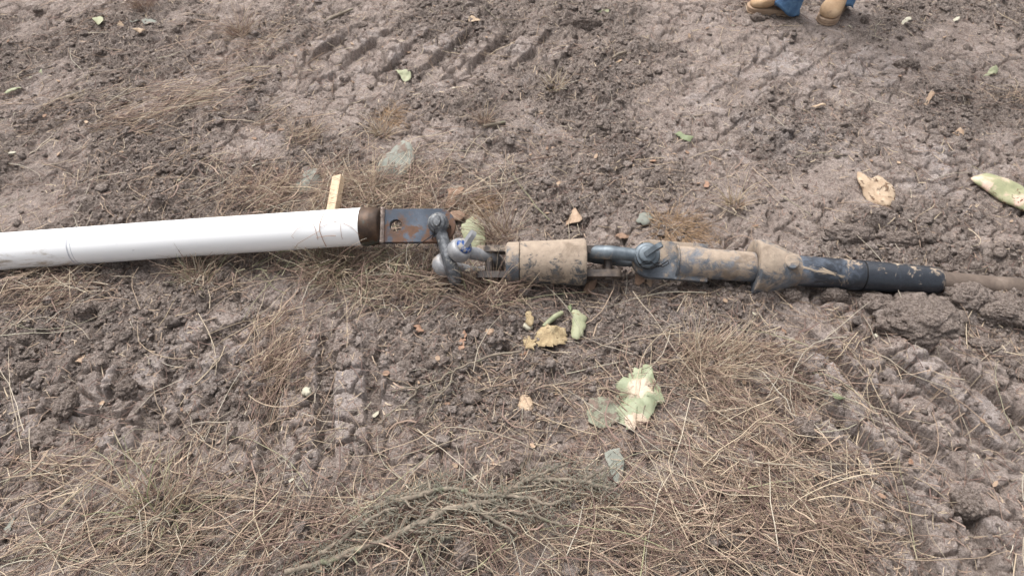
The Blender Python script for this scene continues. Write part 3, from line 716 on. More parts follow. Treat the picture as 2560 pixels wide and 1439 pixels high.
def prong(x0, x1, y, thk, wid):
    b = MB(); b.prism(rounded_plate(x0, x1, wid, wid * .8, 8) if x1 > x0 else [(-a, c_) for a, c_ in rounded_plate(-x0, -x1, wid, wid * .8, 8)], [], y - thk, y + thk)
    b.bevel(.004, 2).noise(.0012, 40); b.xf(Matrix(((1, 0, 0, 0), (0, 0, 1, 0), (0, 1, 0, 0), (0, 0, 0, 1)))); return b
g = mpp(29, s0)
for y_ in (g * .98, -g * 1.05):
    prong(xe - .005, sx(1552), y_, mpp(9, s1), .025).out('fork_arm', M_FORK, sw, 40)
    prong(.005, sx(1190), y_ * 1.12, mpp(8, s0), .022).out('fork_arm', M_FORK, sw, 40)
xp = sx(1520); MB().tube([(xp, -g - .02, 0), (xp, g + .018, 0)], .013, 18).out('fork_pin', M_FORK, sw)
xp2 = sx(1222); MB().tube([(xp2, -g - .02, -.004), (xp2, g + .018, -.004)], .013, 18).out('fork_pin', M_FORK, sw)

# ------------------------------------------------------------------ drill string: lug plate, shank, cone, dark rod
d0, d1 = at(1692, 653, .078), at(2350, 703, .046)
frd = frame(d0, d1 - d0, TILT); du = (d1 - d0).normalized(); rx = lambda u: along(d0, du, u); PX_ = lambda n, u: mpp(n, d0 + du * rx(u))
ds = thing('drill_string', 'muddy drill string with a flared cone collar and dark rod sinking into the soil', 'drill rod', frd)
hw2 = PX_(96, 1680) / 2; xl = rx(1580); xr = rx(1768)
pl = [(-x, y) for x, y in rounded_plate(-xr, -xl, hw2, hw2 * .93)]
HC = rx(1613)
MB().prism(pl, [circ(HC, 0, .020)], -.012, .012).bevel(.002, 1).out('lug_plate', M_LUG2, ds, 30)
rs_ = PX_(77, 1780) / 2; xs0 = rx(1690)
MB().lathe([(xs0, 0), (xs0, rs_ * .96), (xs0 + .004, rs_), (rx(1755), rs_ * 1.0), (rx(1790), rs_ * .985), (rx(1875), rs_ * .97), (rx(1882), rs_ * .97)], 52).out('shank', M_SHANK, ds, 40)
wl = MB()
for i in range(22):
    a = rad(22) + i / 21 * rad(136); wl.tube([(xs0 - .004 + q * .003, math.cos(a) * rs_ * .99, math.sin(a) * rs_ * .99 * .98) for q in range(3)], [.004, .006, .004], 7)
wl.out('weld_bead', M_LUG2, ds)
rc = PX_(139, 1890) / 2; xc0 = rx(1880)
rd = PX_(76, 2060) / 2; xn = rx(1990)
MB().lathe([(xc0 + .006, rs_ * .9), (xc0 + .001, rs_ * 1.1), (xc0, rc * .95), (xc0 + .003, rc * .99), (xc0 + .030, rc * .995), (xc0 + .040, rc * .97), (rx(1952), rc * .76), (rx(1975), rd * 1.14), (xn, rd * 1.05), (xn + .006, rd * .9)], 60).noise(.0012, 35).out('cone_collar', M_CONE, ds, 45)
for a0 in (0, 2 * math.pi / 3, 4 * math.pi / 3):
    b = MB().lathe([(0, 0), (rd * 1.0, PX_(19, 1960)), (rc * .80, PX_(18, 1960)), (rc * .83, PX_(16, 1960)), (rc * .83, 0)], 26, 'z')
    b.xf(Matrix.Translation((rx(1958), 0, 0)) @ Matrix.Rotation(a0 + rad(-8), 4, 'X')); b.out('nozzle_boss', M_CONE, ds, 40)
xj = rx(2152); xk = rx(2350)
MB().lathe([(xn - .004, 0), (xn - .004, rd), (xj - .006, rd), (xj - .003, rd * .985), (xj - .003, 0)], 52).out('rod_sleeve', M_ROD, ds, 40)
MB().lathe([(xj - .003, 0), (xj - .003, rd * .95), (xj + .003, rd * .95), (xj + .003, 0)], 52).out('joint_ring', M_WIRE, ds, 40)
MB().lathe([(xj + .003, 0), (xj + .003, rd * .975), (xj + .006, rd * .99), (xk - .04, rd * .94), (xk - .014, rd * .88), (xk - .004, rd * .78), (xk, rd * .6), (xk, 0)], 52).noise(.0010, 30).out('rod_end', M_ROD, ds, 40)
MB().tube([(xk - .02 + i * .08, 0, -.012 - .0022 * i) for i in range(16)], rd * .70, 36).noise(.005, 22).out('drill_rod', M_RODMUD, ds, 60)
pinC = frd @ Vector((HC, 0, 0)); nz2 = frd.to_3x3() @ Vector((0, 0, 1)); dxl = frd.to_3x3() @ Vector((-1, 0, 0)); dyl = frd.to_3x3() @ Vector((0, 1, 0))
shackle('blue grey shackle pinned through the muddy lug plate of the drill string', frame(pinC, (dxl + dyl * .04 - nz2 * .10).normalized(), nz2), .039, mpp(140, pinC), mpp(17, pinC), mpp(33, pinC), .004, M_GALV2, 'tab', mpp(46, pinC), -2.53, None, rad(52))

# ------------------------------------------------------------------ tie wires
def wire(label, pts, m):
    o = MB().tube(pts, .0016, 6).out('tie_wire', M_WIRE, None, 60); o.matrix_world = m; return tag(o, label, 'wire')
eC = mpp(34, pinC); tp = .039 + mpp(17, pinC)
loop = [(eC * 1.02 * math.cos(a) * .9, eC * 1.02 * math.sin(a), tp * .9 + .004 * math.sin(3 * a)) for a in np.linspace(rad(-60), rad(150), 18)]
loop += [(.03, .036, tp + .006), (.016, .026, tp + .012), (.0, .022, tp + .012), (-.02, .034, tp + .01), (-.045, .036, tp + .006), (-.062, .024, tp + .002), (-.060, .014, tp), (-.05, .022, tp + .002), (-.03, .038, tp + .006), (-.005, .042, tp + .006)]
wire('thin black wire tying down the pin of the blue grey shackle', loop, frame(pinC, dxl, nz2))
eA = mpp(25, pinA); tA = .036 + mpp(14, pinA)
loop = [(eA * .5 + .02 * math.sin(a * .5), eA * 1.05 * math.cos(a), tA * .9 * math.sin(a) + .004) for a in np.linspace(rad(-10), rad(400), 26)]
loop += [(-.0, .004, tA + .02), (.016, -.012, tA + .014), (.03, -.02, tA * .8), (.036, -.045, tA * .5), (.045, -.075, .03), (.05, -.09, .022)]
wire('thin black wire wound round the pin of the grimy shackle', loop, frame(pinA + nz * .004, bA, nz))

# ------------------------------------------------------------------ wooden stake under the pipe
M_WOOD = surf('raw_pine', [(.2, (178, 150, 122)), (.5, (208, 184, 154)), (.8, (228, 208, 182))], 40, .75, 0, .0003, 120, [dict(a=(120, 92, 72), b=(160, 128, 100), scale=16, lo=.68, hi=.8, rough=.9, h=.1)], stretch=(.08, 1, 1))
q0, q1 = at(840, 436, .066), at(813, 588, .050)
m = frame(q1, q0 - q1, Vector((-.35, 0, 1))); Ls = (q0 - q1).length
o = MB().box((Ls / 2, 0, -.018), (Ls, mpp(25, q0), .030)).bevel(.0015, 1).noise(.0015, 25).out('wooden_stake', M_WOOD, None, 40); o.matrix_world = m
tag(o, 'raw pale wooden stake lying under the white pipe', 'stake')

# ------------------------------------------------------------------ cactus pads, leaves, chips: an outline, a thickness and a warp
def resample(P, n):
    P = np.array(P); P = np.vstack([P, P[:1]]); d = np.r_[0, np.cumsum(np.linalg.norm(np.diff(P, axis=0), axis=1))]
    t = np.linspace(0, d[-1], n, endpoint=False); return np.stack([np.interp(t, d, P[:, 0]), np.interp(t, d, P[:, 1])], 1)
def slab(name, label, cat, outline, mat, thick, lift=.004, warp=.006, jag=.0015, group=None, n=None, tilt=(0, 0), dome=1.0, holes=None):
    """a flat lump of plant: outline read in photo pixels, carried to the ground, made thick and uneven"""
    us = [p[0] for p in outline]; vs_ = [p[1] for p in outline]; cu, cv = sum(us) / len(us), sum(vs_) / len(vs_)
    c_ = gat(cu, cv); zc = c_.z + lift + thick * .3
    P = [at(u, v, zc) for u, v in outline]; cx_ = sum(p.x for p in P) / len(P); cy_ = sum(p.y for p in P) / len(P)
    n = n or max(16, min(44, len(outline) * 3)); O = resample([(p.x - cx_, p.y - cy_) for p in P], n)
    O = O + RG.standard_normal(O.shape) * jag
    rings = [1.0, .96, .82, .6, .35]; V = []; off = RG.random(2) * 40
    def zz(p, s, sg):
        prof = thick * .5 * (1 - s ** 4) ** .5 * dome
        wv = warp * float(perlin(np.array([p[0] * 14 + off[0]]), np.array([p[1] * 14 + off[1]]))[0]) * 1.6 + .25 * warp * float(perlin(np.array([p[0] * 60 + off[1]]), np.array([p[1] * 60]))[0])
        return sg * prof + wv + tilt[0] * p[0] + tilt[1] * p[1]
    bm = bmesh.new(); prev = None; rim = None
    for sg in (1, -1):
        prev = rim
        for s in rings:
            if sg < 0 and s == 1.0: continue
            cur = [bm.verts.new((p[0] * s, p[1] * s, zz(p * s, s, sg))) for p in O]
            if prev is not None:
                for i in range(n): bm.faces.new((prev[i], prev[(i + 1) % n], cur[(i + 1) % n], cur[i]))
            if rim is None: rim = cur
            prev = cur
        v = bm.verts.new((0, 0, zz(np.zeros(2), 0, sg)))
        for i in range(n): bm.faces.new((prev[i], prev[(i + 1) % n], v))
    bmesh.ops.recalc_face_normals(bm, faces=bm.faces[:])
    me = bpy.data.meshes.new(name); bm.to_mesh(me); bm.free(); finish(me, 60)
    o = link(name, me, mat); o.location = (cx_, cy_, zc)
    return tag(o, label, cat, group)
G1, G2, G3 = (128, 148, 104), (160, 174, 124), (186, 192, 148)
ROT = dict(a=(178, 150, 122), b=(226, 214, 196), cs=40)
M_PADG = surf('cactus_green', [(.25, (122, 130, 104)), (.5, (150, 156, 126)), (.8, (178, 180, 152))], 14, .6, 0, .0012, 50, [
    dict(ROT, scale=34, c=(.012, .030, 0), r=.062, lo=.86, hi=1.08, nw=1.1, nr=.75, rough=.8), dict(ROT, scale=34, c=(-.012, -.072, 0), r=.055, lo=.9, hi=.98, rough=.8), dict(a=(120, 84, 58), b=(160, 122, 92), scale=38, lo=.66, hi=.7, rough=.9)])
M_PADMUD = surf('cactus_muddy', [(.25, (116, 118, 100)), (.5, (142, 144, 124)), (.8, (168, 168, 148))], 14, .8, 0, .003, 60, [dict(a=(104, 88, 78), b=(146, 128, 116), scale=30, lo=.46, hi=.58, rough=.95)])
M_PADP = surf('cactus_pale', [(.25, (128, 134, 104)), (.5, (158, 160, 128)), (.8, (186, 184, 156))], 20, .65, 0, .0014, 60, [dict(a=(128, 104, 78), b=(164, 138, 106), scale=26, lo=.6, hi=.68, rough=.9)])
M_PADGREY = surf('cactus_grey', [(.25, (112, 114, 104)), (.5, (134, 136, 126)), (.8, (160, 160, 150))], 14, .7, 0, .0014, 60, [dict(a=(112, 96, 86), b=(140, 122, 110), scale=18, lo=.52, hi=.64, rough=.95)])
M_PADR = surf('cactus_ripe', [(.25, (128, 132, 100)), (.5, (158, 158, 122)), (.8, (186, 182, 150))], 12, .55, 0, .001, 50, [
    dict(a=(206, 164, 140), b=(230, 206, 190), scale=12, lo=.49, hi=.62, rough=.7), dict(a=(84, 58, 46), b=(120, 84, 62), scale=46, vec=(0, -1.1, 0), off=-.02, lo=.58, hi=.66, rough=.9)])
M_PADT = surf('cactus_tan', [(.25, (150, 122, 96)), (.5, (190, 166, 140)), (.8, (206, 186, 164))], 26, .75, 0, .007, 40, [dict(a=(96, 72, 54), b=(140, 108, 80), scale=42, lo=.56, hi=.64, rough=.9)])
M_BROWN = surf('cactus_brown', [(.25, (110, 84, 68)), (.5, (146, 118, 98)), (.8, (176, 150, 128))], 22, .85, 0, .003, 60)
M_PULP = surf('cactus_pulp', [(.25, (144, 124, 94)), (.5, (180, 158, 122)), (.8, (210, 192, 156))], 55, .85, 0, .008, 110, [dict(a=(116, 92, 66), b=(150, 122, 90), scale=70, lo=.62, hi=.68, rough=.9)])
M_WHITE = surf('cactus_white', [(.25, (164, 158, 136)), (.5, (192, 186, 166)), (.8, (214, 208, 192))], 40, .8, 0, .003, 80)
M_LEAFO = surf('leaf_orange', [(.25, (120, 92, 74)), (.5, (148, 114, 92)), (.8, (176, 144, 120))], 50, .7, 0, .001, 90)
M_LEAFT = surf('leaf_tan', [(.25, (138, 112, 92)), (.5, (168, 142, 118)), (.8, (196, 172, 148))], 50, .7, 0, .001, 90)
M_LEAFG = surf('leaf_green', [(.25, (96, 106, 74)), (.5, (120, 130, 94)), (.8, (150, 154, 124))], 40, .6, 0, .001, 90)
def ell(u, v, a, b, rot=0, n=9, j=.22):
    return [(u + math.cos(t) * a * q * math.cos(rot) - math.sin(t) * b * q * math.sin(rot), v + math.cos(t) * a * q * math.sin(rot) + math.sin(t) * b * q * math.cos(rot))
            for t, q in [(2 * math.pi * i / n, 1 + random.uniform(-j, j)) for i in range(n)]]
slab('cactus_pad', 'large broken pale green cactus pad with white rotten scars in the front straw', 'cactus pad',
     [(1610, 909), (1628, 920), (1632, 939), (1644, 956), (1657, 987), (1657, 1003), (1639, 1010), (1633, 1028), (1625, 1048), (1611, 1060), (1594, 1053), (1589, 1073), (1569, 1077), (1561, 1059), (1544, 1048), (1540, 1020), (1556, 995), (1545, 985), (1530, 972), (1553, 950), (1569, 942), (1589, 920)], M_PADG, .012, .010, .018, .0032, n=60, tilt=(.05, .06))
slab('cactus_pad', 'flat grey cactus pad half covered in soil beside the large broken green pad', 'cactus pad',
     [(1545, 990), (1556, 1005), (1548, 1030), (1546, 1048), (1525, 1064), (1500, 1070), (1475, 1056), (1462, 1034), (1469, 1000), (1500, 992), (1528, 1000)], M_PADMUD, .010, .003, .010, .003)
slab('cactus_pad', 'thick green and pink cactus pad cut by the right edge', 'cactus pad',
     [(2427, 447), (2440, 440), (2475, 438), (2510, 446), (2545, 460), (2600, 488), (2640, 525), (2615, 548), (2570, 524), (2530, 507), (2490, 489), (2450, 468), (2432, 458)], M_PADR, .026, .006, .008, .0012, tilt=(-.08, .05))
slab('cactus_pad', 'shrivelled tan heart shaped cactus pad on cracked mud', 'cactus pad',
     [(2140, 434), (2150, 436), (2166, 445), (2180, 448), (2192, 443), (2205, 448), (2228, 462), (2240, 480), (2240, 500), (2225, 512), (2190, 508), (2165, 490), (2150, 468), (2142, 450)], M_PADT, .024, .006, .007, .001, tilt=(0, .12))
slab('cactus_pad', 'rounded grey green cactus pad lying under straw behind the lug plate', 'cactus pad',
     [(934, 434), (945, 408), (960, 392), (985, 378), (1010, 362), (1025, 363), (1038, 385), (1036, 405), (1022, 422), (1005, 434), (975, 440), (950, 442)], M_PADGREY, .016, .012, .008, tilt=(0, .2))
slab('cactus_pad', 'ragged pale grey cactus pad left of the wooden stake', 'cactus pad',
     [(733, 475), (742, 450), (760, 436), (790, 422), (805, 430), (800, 445), (822, 452), (820, 470), (790, 480), (760, 485)], M_PADGREY, .016, .014, .012, tilt=(0, .15))
slab('cactus_pad', 'small light green cactus pad propped behind the galvanised shackle', 'cactus pad',
     [(1154, 570), (1165, 555), (1185, 551), (1200, 560), (1212, 575), (1214, 600), (1206, 618), (1185, 622), (1168, 608), (1158, 590)], M_PADP, .016, .022, .008, tilt=(.05, .25))
slab('cactus_skin', 'curled brown scrap of cactus skin by the reddish fibre clump', 'cactus skin', [(1120, 470), (1150, 457), (1162, 465), (1150, 480), (1137, 495), (1142, 510), (1125, 520), (1110, 512), (1120, 490)], M_BROWN, .008, .018, .02)
slab('cactus_skin', 'pale brown scrap of cactus skin touching the plate end', 'cactus skin', [(1118, 532), (1150, 526), (1166, 538), (1150, 552), (1130, 550)], M_BROWN, .01, .02, .01)
slab('cactus_skin', 'tan curled leaf like scrap in straw just behind the lug plate', 'cactus skin', [(1028, 508), (1040, 488), (1060, 478), (1082, 488), (1062, 502), (1040, 514)], M_LEAFT, .008, .02, .012)
slab('cactus_pulp', 'largest flat piece of yellow cactus pulp beside the green stem', 'cactus pulp', [(1335, 847), (1345, 825), (1375, 815), (1410, 818), (1417, 840), (1405, 860), (1375, 870), (1350, 868)], M_PULP, .010, .008, .012, .0042, n=44)
slab('cactus_pulp', 'upright narrow piece of yellow cactus pulp behind the white chunk', 'cactus pulp', [(1311, 802), (1315, 782), (1325, 778), (1336, 806), (1325, 814)], M_PULP, .014, .014, .006, .0015)
slab('cactus_pulp', 'ragged piece of cactus pulp in front of a dark hole', 'cactus pulp', [(1307, 845), (1325, 838), (1340, 858), (1334, 876), (1312, 866)], M_PULP, .010, .008, .010, .003, n=30)
slab('cactus_chunk', 'small white chunk on the narrow pulp piece', 'cactus piece', ell(1322, 816, 13, 9), M_WHITE, .016, .008, .004)
slab('cactus_chunk', 'small white chunk alone on the bare soil of the lower left', 'cactus piece', ell(766, 979, 13, 13), M_WHITE, .018, .008, .004)
slab('cactus_chunk', 'green crumpled cactus fragment right of the yellow pulp', 'cactus piece', [(1427, 840), (1432, 805), (1425, 790), (1440, 778), (1452, 787), (1468, 790), (1466, 815), (1460, 835), (1445, 855), (1430, 846)], M_PADP, .018, .008, .012, .002)
slab('cactus_chunk', 'tiny green pod behind the crumpled green fragment', 'cactus piece', ell(1425, 770, 5, 10), M_LEAFG, .012, .006, .003)
o = MB().tube([gat(1358, 822, .012), gat(1372, 812, .018), gat(1388, 800, .02), gat(1404, 790, .018)], [.006, .0085, .009, .0075], 12).out('green_stalk', M_PADP, None, 60)
tag(o, 'short green stem lying across the yellow pulp', 'stem')
slab('cactus_chip', 'pale pink chip in straw left of the grey pad', 'cactus piece', [(1294, 1012), (1300, 990), (1318, 976), (1325, 990), (1336, 1016), (1322, 1036), (1300, 1026)], M_PADT, .01, .010, .008)
slab('cactus_skin', 'dark grey strip of cactus skin under straw at the bottom', 'cactus skin', [(1512, 1130), (1545, 1118), (1562, 1150), (1558, 1190), (1540, 1216), (1526, 1180)], M_PADGREY, .008, .016, .012)
slab('leaf', 'grey green blade shaped leaf at the lower left edge', 'leaf', [(-8, 1352), (8, 1312), (36, 1286), (32, 1306), (14, 1336)], M_PADGREY, .006, .02, .008)
bits = [
 ([(228, 42), (240, 35), (255, 42), (264, 60), (250, 68), (238, 55)], M_PADP, .014, 'pale green cactus scrap at the far left, left of two others', 'cactus piece'),
 ([(326, 57), (335, 40), (352, 44), (346, 60)], M_PADGREY, .014, 'grey green cactus scrap between two far left scraps', 'cactus piece'),
 ([(352, 50), (370, 42), (392, 50), (380, 57), (360, 57)], M_PADGREY, .01, 'long grey green scrap rightmost of the far left scraps', 'cactus piece'),
 ([(335, 84), (350, 76), (366, 82), (352, 90)], M_PADT, .012, 'tan scrap below the grey green scraps at far left', 'cactus piece'),
 ([(286, 62), (300, 51), (306, 58), (296, 66)], M_PADT, .01, 'small tan chip beside the pale green scrap at far left', 'cactus piece'),
 ([(68, 192), (84, 180), (106, 173), (104, 182), (82, 193)], M_PADP, .014, 'slim green cactus scrap on mud near the left edge', 'cactus piece'),
 ([(10, 234), (30, 226), (44, 213), (52, 217), (40, 228), (18, 236)], M_PADP, .012, 'dull green curved scrap at the left edge', 'cactus piece'),
 ([(988, 180), (1005, 176), (1029, 184), (1026, 196), (1010, 202), (1000, 192)], M_PADP, .014, 'pale cactus scrap alone on cracked mud behind the lug plate', 'cactus piece'),
 ([(1686, 336), (1700, 331), (1714, 345), (1735, 345), (1724, 357), (1704, 350)], M_LEAFG, .008, 'bent green leaf on mud behind the second shackle', 'leaf'),
 ([(1574, 302), (1590, 305), (1607, 315), (1590, 319), (1580, 312)], M_PADP, .008, 'pale green sliver left of the bent green leaf', 'leaf'),
 ([(2453, 192), (2472, 178), (2488, 164), (2498, 172), (2492, 182), (2476, 188)], M_PADP, .014, 'yellow green scrap near the right edge above the thick pad', 'cactus piece'),
 ([(2246, 62), (2262, 48), (2279, 44), (2276, 54), (2258, 64)], M_WHITE, .01, 'whitish scrap right of the tan work boots', 'cactus piece'),
 ([(2384, 52), (2390, 42), (2398, 46), (2394, 54)], M_WHITE, .008, 'tiny whitish chip far right behind the boots', 'cactus piece'),
 ([(1494, 36), (1512, 28), (1530, 14), (1532, 24), (1514, 36)], M_PADP, .01, 'pale twisted strip at the top centre', 'cactus piece'),
 ([(1164, 50), (1180, 40), (1205, 44), (1200, 52), (1182, 54)], M_PADT, .008, 'pinkish flat scrap on the mud heap at top', 'cactus piece'),
 ([(1540, 150), (1550, 136), (1562, 142), (1552, 154)], M_LEAFT, .008, 'orange tan chip on the mud right of the top heap', 'wood chip'),
 ([(1624, 396), (1634, 389), (1641, 400), (1636, 410), (1626, 408)], M_LEAFO, .008, 'bright orange leaf on mud behind the blue grey shackle', 'leaf'),
 ([(112, 886), (128, 874), (140, 872), (138, 886), (122, 890)], M_LEAFO, .006, 'orange leaf on loose soil at the left edge', 'leaf'),
 ([(1140, 874), (1150, 846), (1160, 822), (1167, 835), (1160, 856), (1162, 872), (1150, 876)], M_LEAFO, .006, 'orange curled leaf upright in straw left of the yellow pulp', 'leaf'),
 ([(1206, 835), (1214, 822), (1238, 824), (1234, 836), (1216, 842)], M_LEAFT, .006, 'tan leaf between the orange leaf and the pulp', 'leaf'),
 ([(1036, 816), (1050, 812), (1060, 828), (1046, 834)], M_LEAFO, .006, 'small orange leaf below the galvanised shackle', 'leaf'),
 ([(1412, 556), (1420, 538), (1438, 522), (1448, 536), (1456, 550), (1440, 562), (1424, 558)], M_LEAFT, .014, 'tan crumpled leaf just behind the muddy swivel', 'leaf'),
 ([(1380, 566), (1390, 558), (1398, 563), (1388, 574)], M_LEAFO, .006, 'orange chip beside the tan crumpled leaf', 'leaf'),
 ([(1758, 468), (1764, 452), (1774, 460), (1770, 470)], M_LEAFO, .006, 'small orange chip above the golden fibre clump', 'leaf'),
 ([(2268, 1152), (2280, 1140), (2296, 1144), (2290, 1158), (2276, 1160)], M_LEAFO, .008, 'orange chip on the track print lower right', 'wood chip'),
 ([(2256, 1090), (2262, 1080), (2272, 1088), (2266, 1100)], M_LEAFO, .008, 'smaller orange chip above another on the track print', 'wood chip'),
 ([(2076, 992), (2084, 987), (2108, 990), (2112, 998), (2096, 1004), (2080, 1001)], M_LEAFG, .008, 'green leaf scrap on the cracked track print', 'leaf'),
 ([(2308, 262), (2318, 240), (2334, 230), (2336, 240), (2320, 258)], M_LEAFT, .008, 'tan chip on mud above the shrivelled pad', 'wood chip'),
 ([(2282, 262), (2290, 248), (2300, 246), (2296, 258)], M_LEAFT, .008, 'second tan chip left of a larger one on mud', 'wood chip'),
 ([(2382, 330), (2398, 322), (2416, 326), (2408, 338), (2392, 336)], M_LEAFT, .010, 'tan crumpled leaf above the thick right edge pad', 'leaf'),
 ([(2026, 270), (2046, 266), (2064, 264), (2060, 272), (2036, 276)], M_PADT, .010, 'pale brown chip in the middle of the far right mud', 'wood chip'),
 ([(1296, 886), (1306, 878), (1318, 876), (1316, 885), (1304, 890)], M_LEAFO, .005, 'yellow leaf lying on the thin branch end', 'leaf'),
 ([(600, 1300), (612, 1290), (630, 1296), (622, 1308), (606, 1310)], M_LEAFT, .006, 'tan leaf in straw above the bottom branch', 'leaf'),
 ([(158, 1392), (176, 1370), (194, 1360), (192, 1376), (172, 1394)], M_LEAFT, .006, 'pale tan leaf in the bottom left straw', 'leaf'),
 ([(1588, 556), (1604, 534), (1626, 528), (1634, 545), (1622, 562), (1606, 562)], M_PADGREY, .014, 'grey green cactus scrap left of the golden fibre clump', 'cactus piece'),
 ([(1536, 596), (1556, 582), (1574, 588), (1566, 604), (1548, 604)], M_BROWN, .010, 'grey brown curled leaf behind the blue grey shackle', 'leaf'),
 ([(1584, 706), (1592, 690), (1610, 696), (1612, 712), (1596, 716)], M_BROWN, .010, 'brown dry leaf in front of the second lug plate', 'leaf'),
 ([(1612, 712), (1618, 698), (1632, 702), (1630, 716)], M_LEAFT, .008, 'tan leaf scrap touching the brown dry leaf', 'leaf'),
 ([(1454, 730), (1466, 710), (1492, 702), (1490, 716), (1470, 734)], M_BROWN, .010, 'brown leaf lying under the end of the muddy swivel', 'leaf'),
 ([(190, 905), (196, 880), (208, 862), (220, 868), (218, 892), (206, 904)], M_LEAFT, .012, 'tan fibrous chip on soil right of the left edge leaf', 'wood chip'),
]
for ol, mt, tk, lb, ct in bits:
    slab(ct.replace(' ', '_'), lb, ct, ol, mt, tk * .55, .004, .016, .0017, n=24)
# many more scraps too small to tell apart
sc = MB(); 
from mathutils import noise as NZ
def scraps(name, n, mats, label):
    for mi, mt in enumerate(mats):
        V, F_ = [], []
        for i in range(n if mi != 1 else n // 3):
            y = .4 + 3.1 * random.random(); x = (random.random() - .5) * (2.3 + 1.2 * y); z = float(gh(x, y)[0]) + .004; s = random.uniform(.004, .012); a = random.random() * 6.28; e = random.uniform(.35, .8)
            b0 = len(V); tx, ty = random.uniform(-.5, .5), random.uniform(-.5, .5); q = [random.uniform(.7, 1.3) for _ in range(6)]
            for lay in (0, .0025):
                for j in range(6):
                    lx, ly = math.cos(j * 1.047) * s * q[j], math.sin(j * 1.047) * s * e * q[j]
                    V.append((x + lx * math.cos(a) - ly * math.sin(a), y + lx * math.sin(a) + ly * math.cos(a), z + lay + lx * tx + ly * ty))
            F_ += [tuple(b0 + 6 + j for j in range(6)), tuple(b0 + j for j in range(5, -1, -1))] + [(b0 + j, b0 + (j + 1) % 6, b0 + 6 + (j + 1) % 6, b0 + 6 + j) for j in range(6)]
        me = bpy.data.meshes.new(name); me.from_pydata(V, [], F_); me.update(); tag(link(name, me, mt), label[mi], None, None, 'stuff')
scraps('plant_scraps', 100, [M_LEAFT, M_WHITE, M_BROWN], ['tiny tan plant scraps strewn on the mud', 'tiny whitish plant scraps strewn on the mud', 'tiny brown plant scraps strewn on the mud'])

# ------------------------------------------------------------------ clods one can tell apart
def clod(label, u, v, a, b, hgt, seed, sink=.5):
    p = gat(u, v); sx_, sy_ = mpp(a, p), mpp(b, p) * 1.2
    bm = bmesh.new(); bmesh.ops.create_icosphere(bm, subdivisions=5, radius=1); off = Vector((seed * 3.7, seed * 1.3, 0))
    for q in bm.verts:
        d = q.co.copy()
        v1 = NZ.voronoi(d * 1.7 + off)[0]; v2 = NZ.voronoi(d * 4.2 + off)[0]
        f = 1.05 + .24 * NZ.noise(d * 1.3 + off) + .34 * (min(.5, v1[1] - v1[0]) - .2) + .20 * (min(.5, v2[1] - v2[0]) - .2) + .07 * NZ.noise(d * 6 + off) + .045 * NZ.noise(d * 14 + off) + .03 * NZ.noise(d * 29 + off)
        c_ = d * f; c_.z = math.copysign(abs(c_.z) ** .8, c_.z); q.co = Vector((c_.x * sx_, c_.y * sy_, c_.z * hgt))
    me = bpy.data.meshes.new('mud_clod'); bm.to_mesh(me); bm.free(); finish(me, 0); soil_attrs(me, np.full(len(me.vertices), .35 + .3 * ((seed * .37) % 1)), len(me.vertices))
    o = link('mud_clod', me, M_SOIL); o.location = (p.x, p.y, p.z + hgt * (.5 - sink)); o.rotation_euler = (0, 0, seed)
    o.rotation_euler = (0, 0, 0)
    return tag(o, label, 'clod')
for i, (lb, u, v, a, b, h) in enumerate([
    ('biggest mud clod, in front of the dark rod end', 2295, 800, 100, 60, .056),
    ('rounded mud clod on the left side of the biggest clod', 2190, 762, 44, 22, .032),
    ('broken mud clod touching the dark rod underneath', 2085, 738, 30, 14, .024),
    ('small mud clod under the taper of the cone collar', 1975, 740, 26, 14, .024),
    ('lumpy clod on the right of the biggest mud clod', 2420, 745, 52, 30, .040),
    ('flat mud clod at the right edge below the rod', 2510, 775, 60, 36, .036),
    ('low clod in front of the biggest mud clod to its right', 2450, 865, 40, 18, .024),
    ('clod beside the burrow hole behind the dark rod', 2120, 590, 60, 20, .04),
    ('clod lying right of the burrow hole', 2250, 605, 50, 18, .035),
    ('dark clod on loose soil near the left edge', 70, 925, 26, 17, .028),
    ('pale flat clod standing up in the loose soil at left', 322, 975, 22, 22, .035),
    ('flat pale lump on a track print at lower left', 170, 1010, 22, 30, .03),
    ('long crusted lump below the flat pale lump', 120, 1090, 34, 34, .03),
    ('cracked lump left of the large straw mat', 2010, 1075, 26, 26, .03),
    ('upturned slab of mud at the lower right edge', 2410, 1270, 34, 30, .04),
    ('clod on the soil left of the white chunk', 600, 1000, 22, 17, .022),
    ('dark lump on the far mud heap at top', 1460, 65, 40, 12, .045),
    ('lump by the toe of the sideways boot', 1890, 50, 14, 8, .03),
    ('knob of mud right of the front facing boot', 2160, 55, 9, 8, .03),
    ('lump on smooth mud far right', 2262, 170, 30, 13, .035),
    ('round lump on the soil below the greenish tuft', 210, 775, 22, 12, .024),
    ('pale lump in soil on the left under the pipe', 65, 850, 20, 11, .02),
    ('lump in straw above the bottom branch', 1272, 1175, 24, 17, .024),
    ('dark wedge of mud in the straw under the bottom branch', 1165, 1375, 30, 34, .03)]):
    clod(lb, u, v, a, b, h, i + 1)

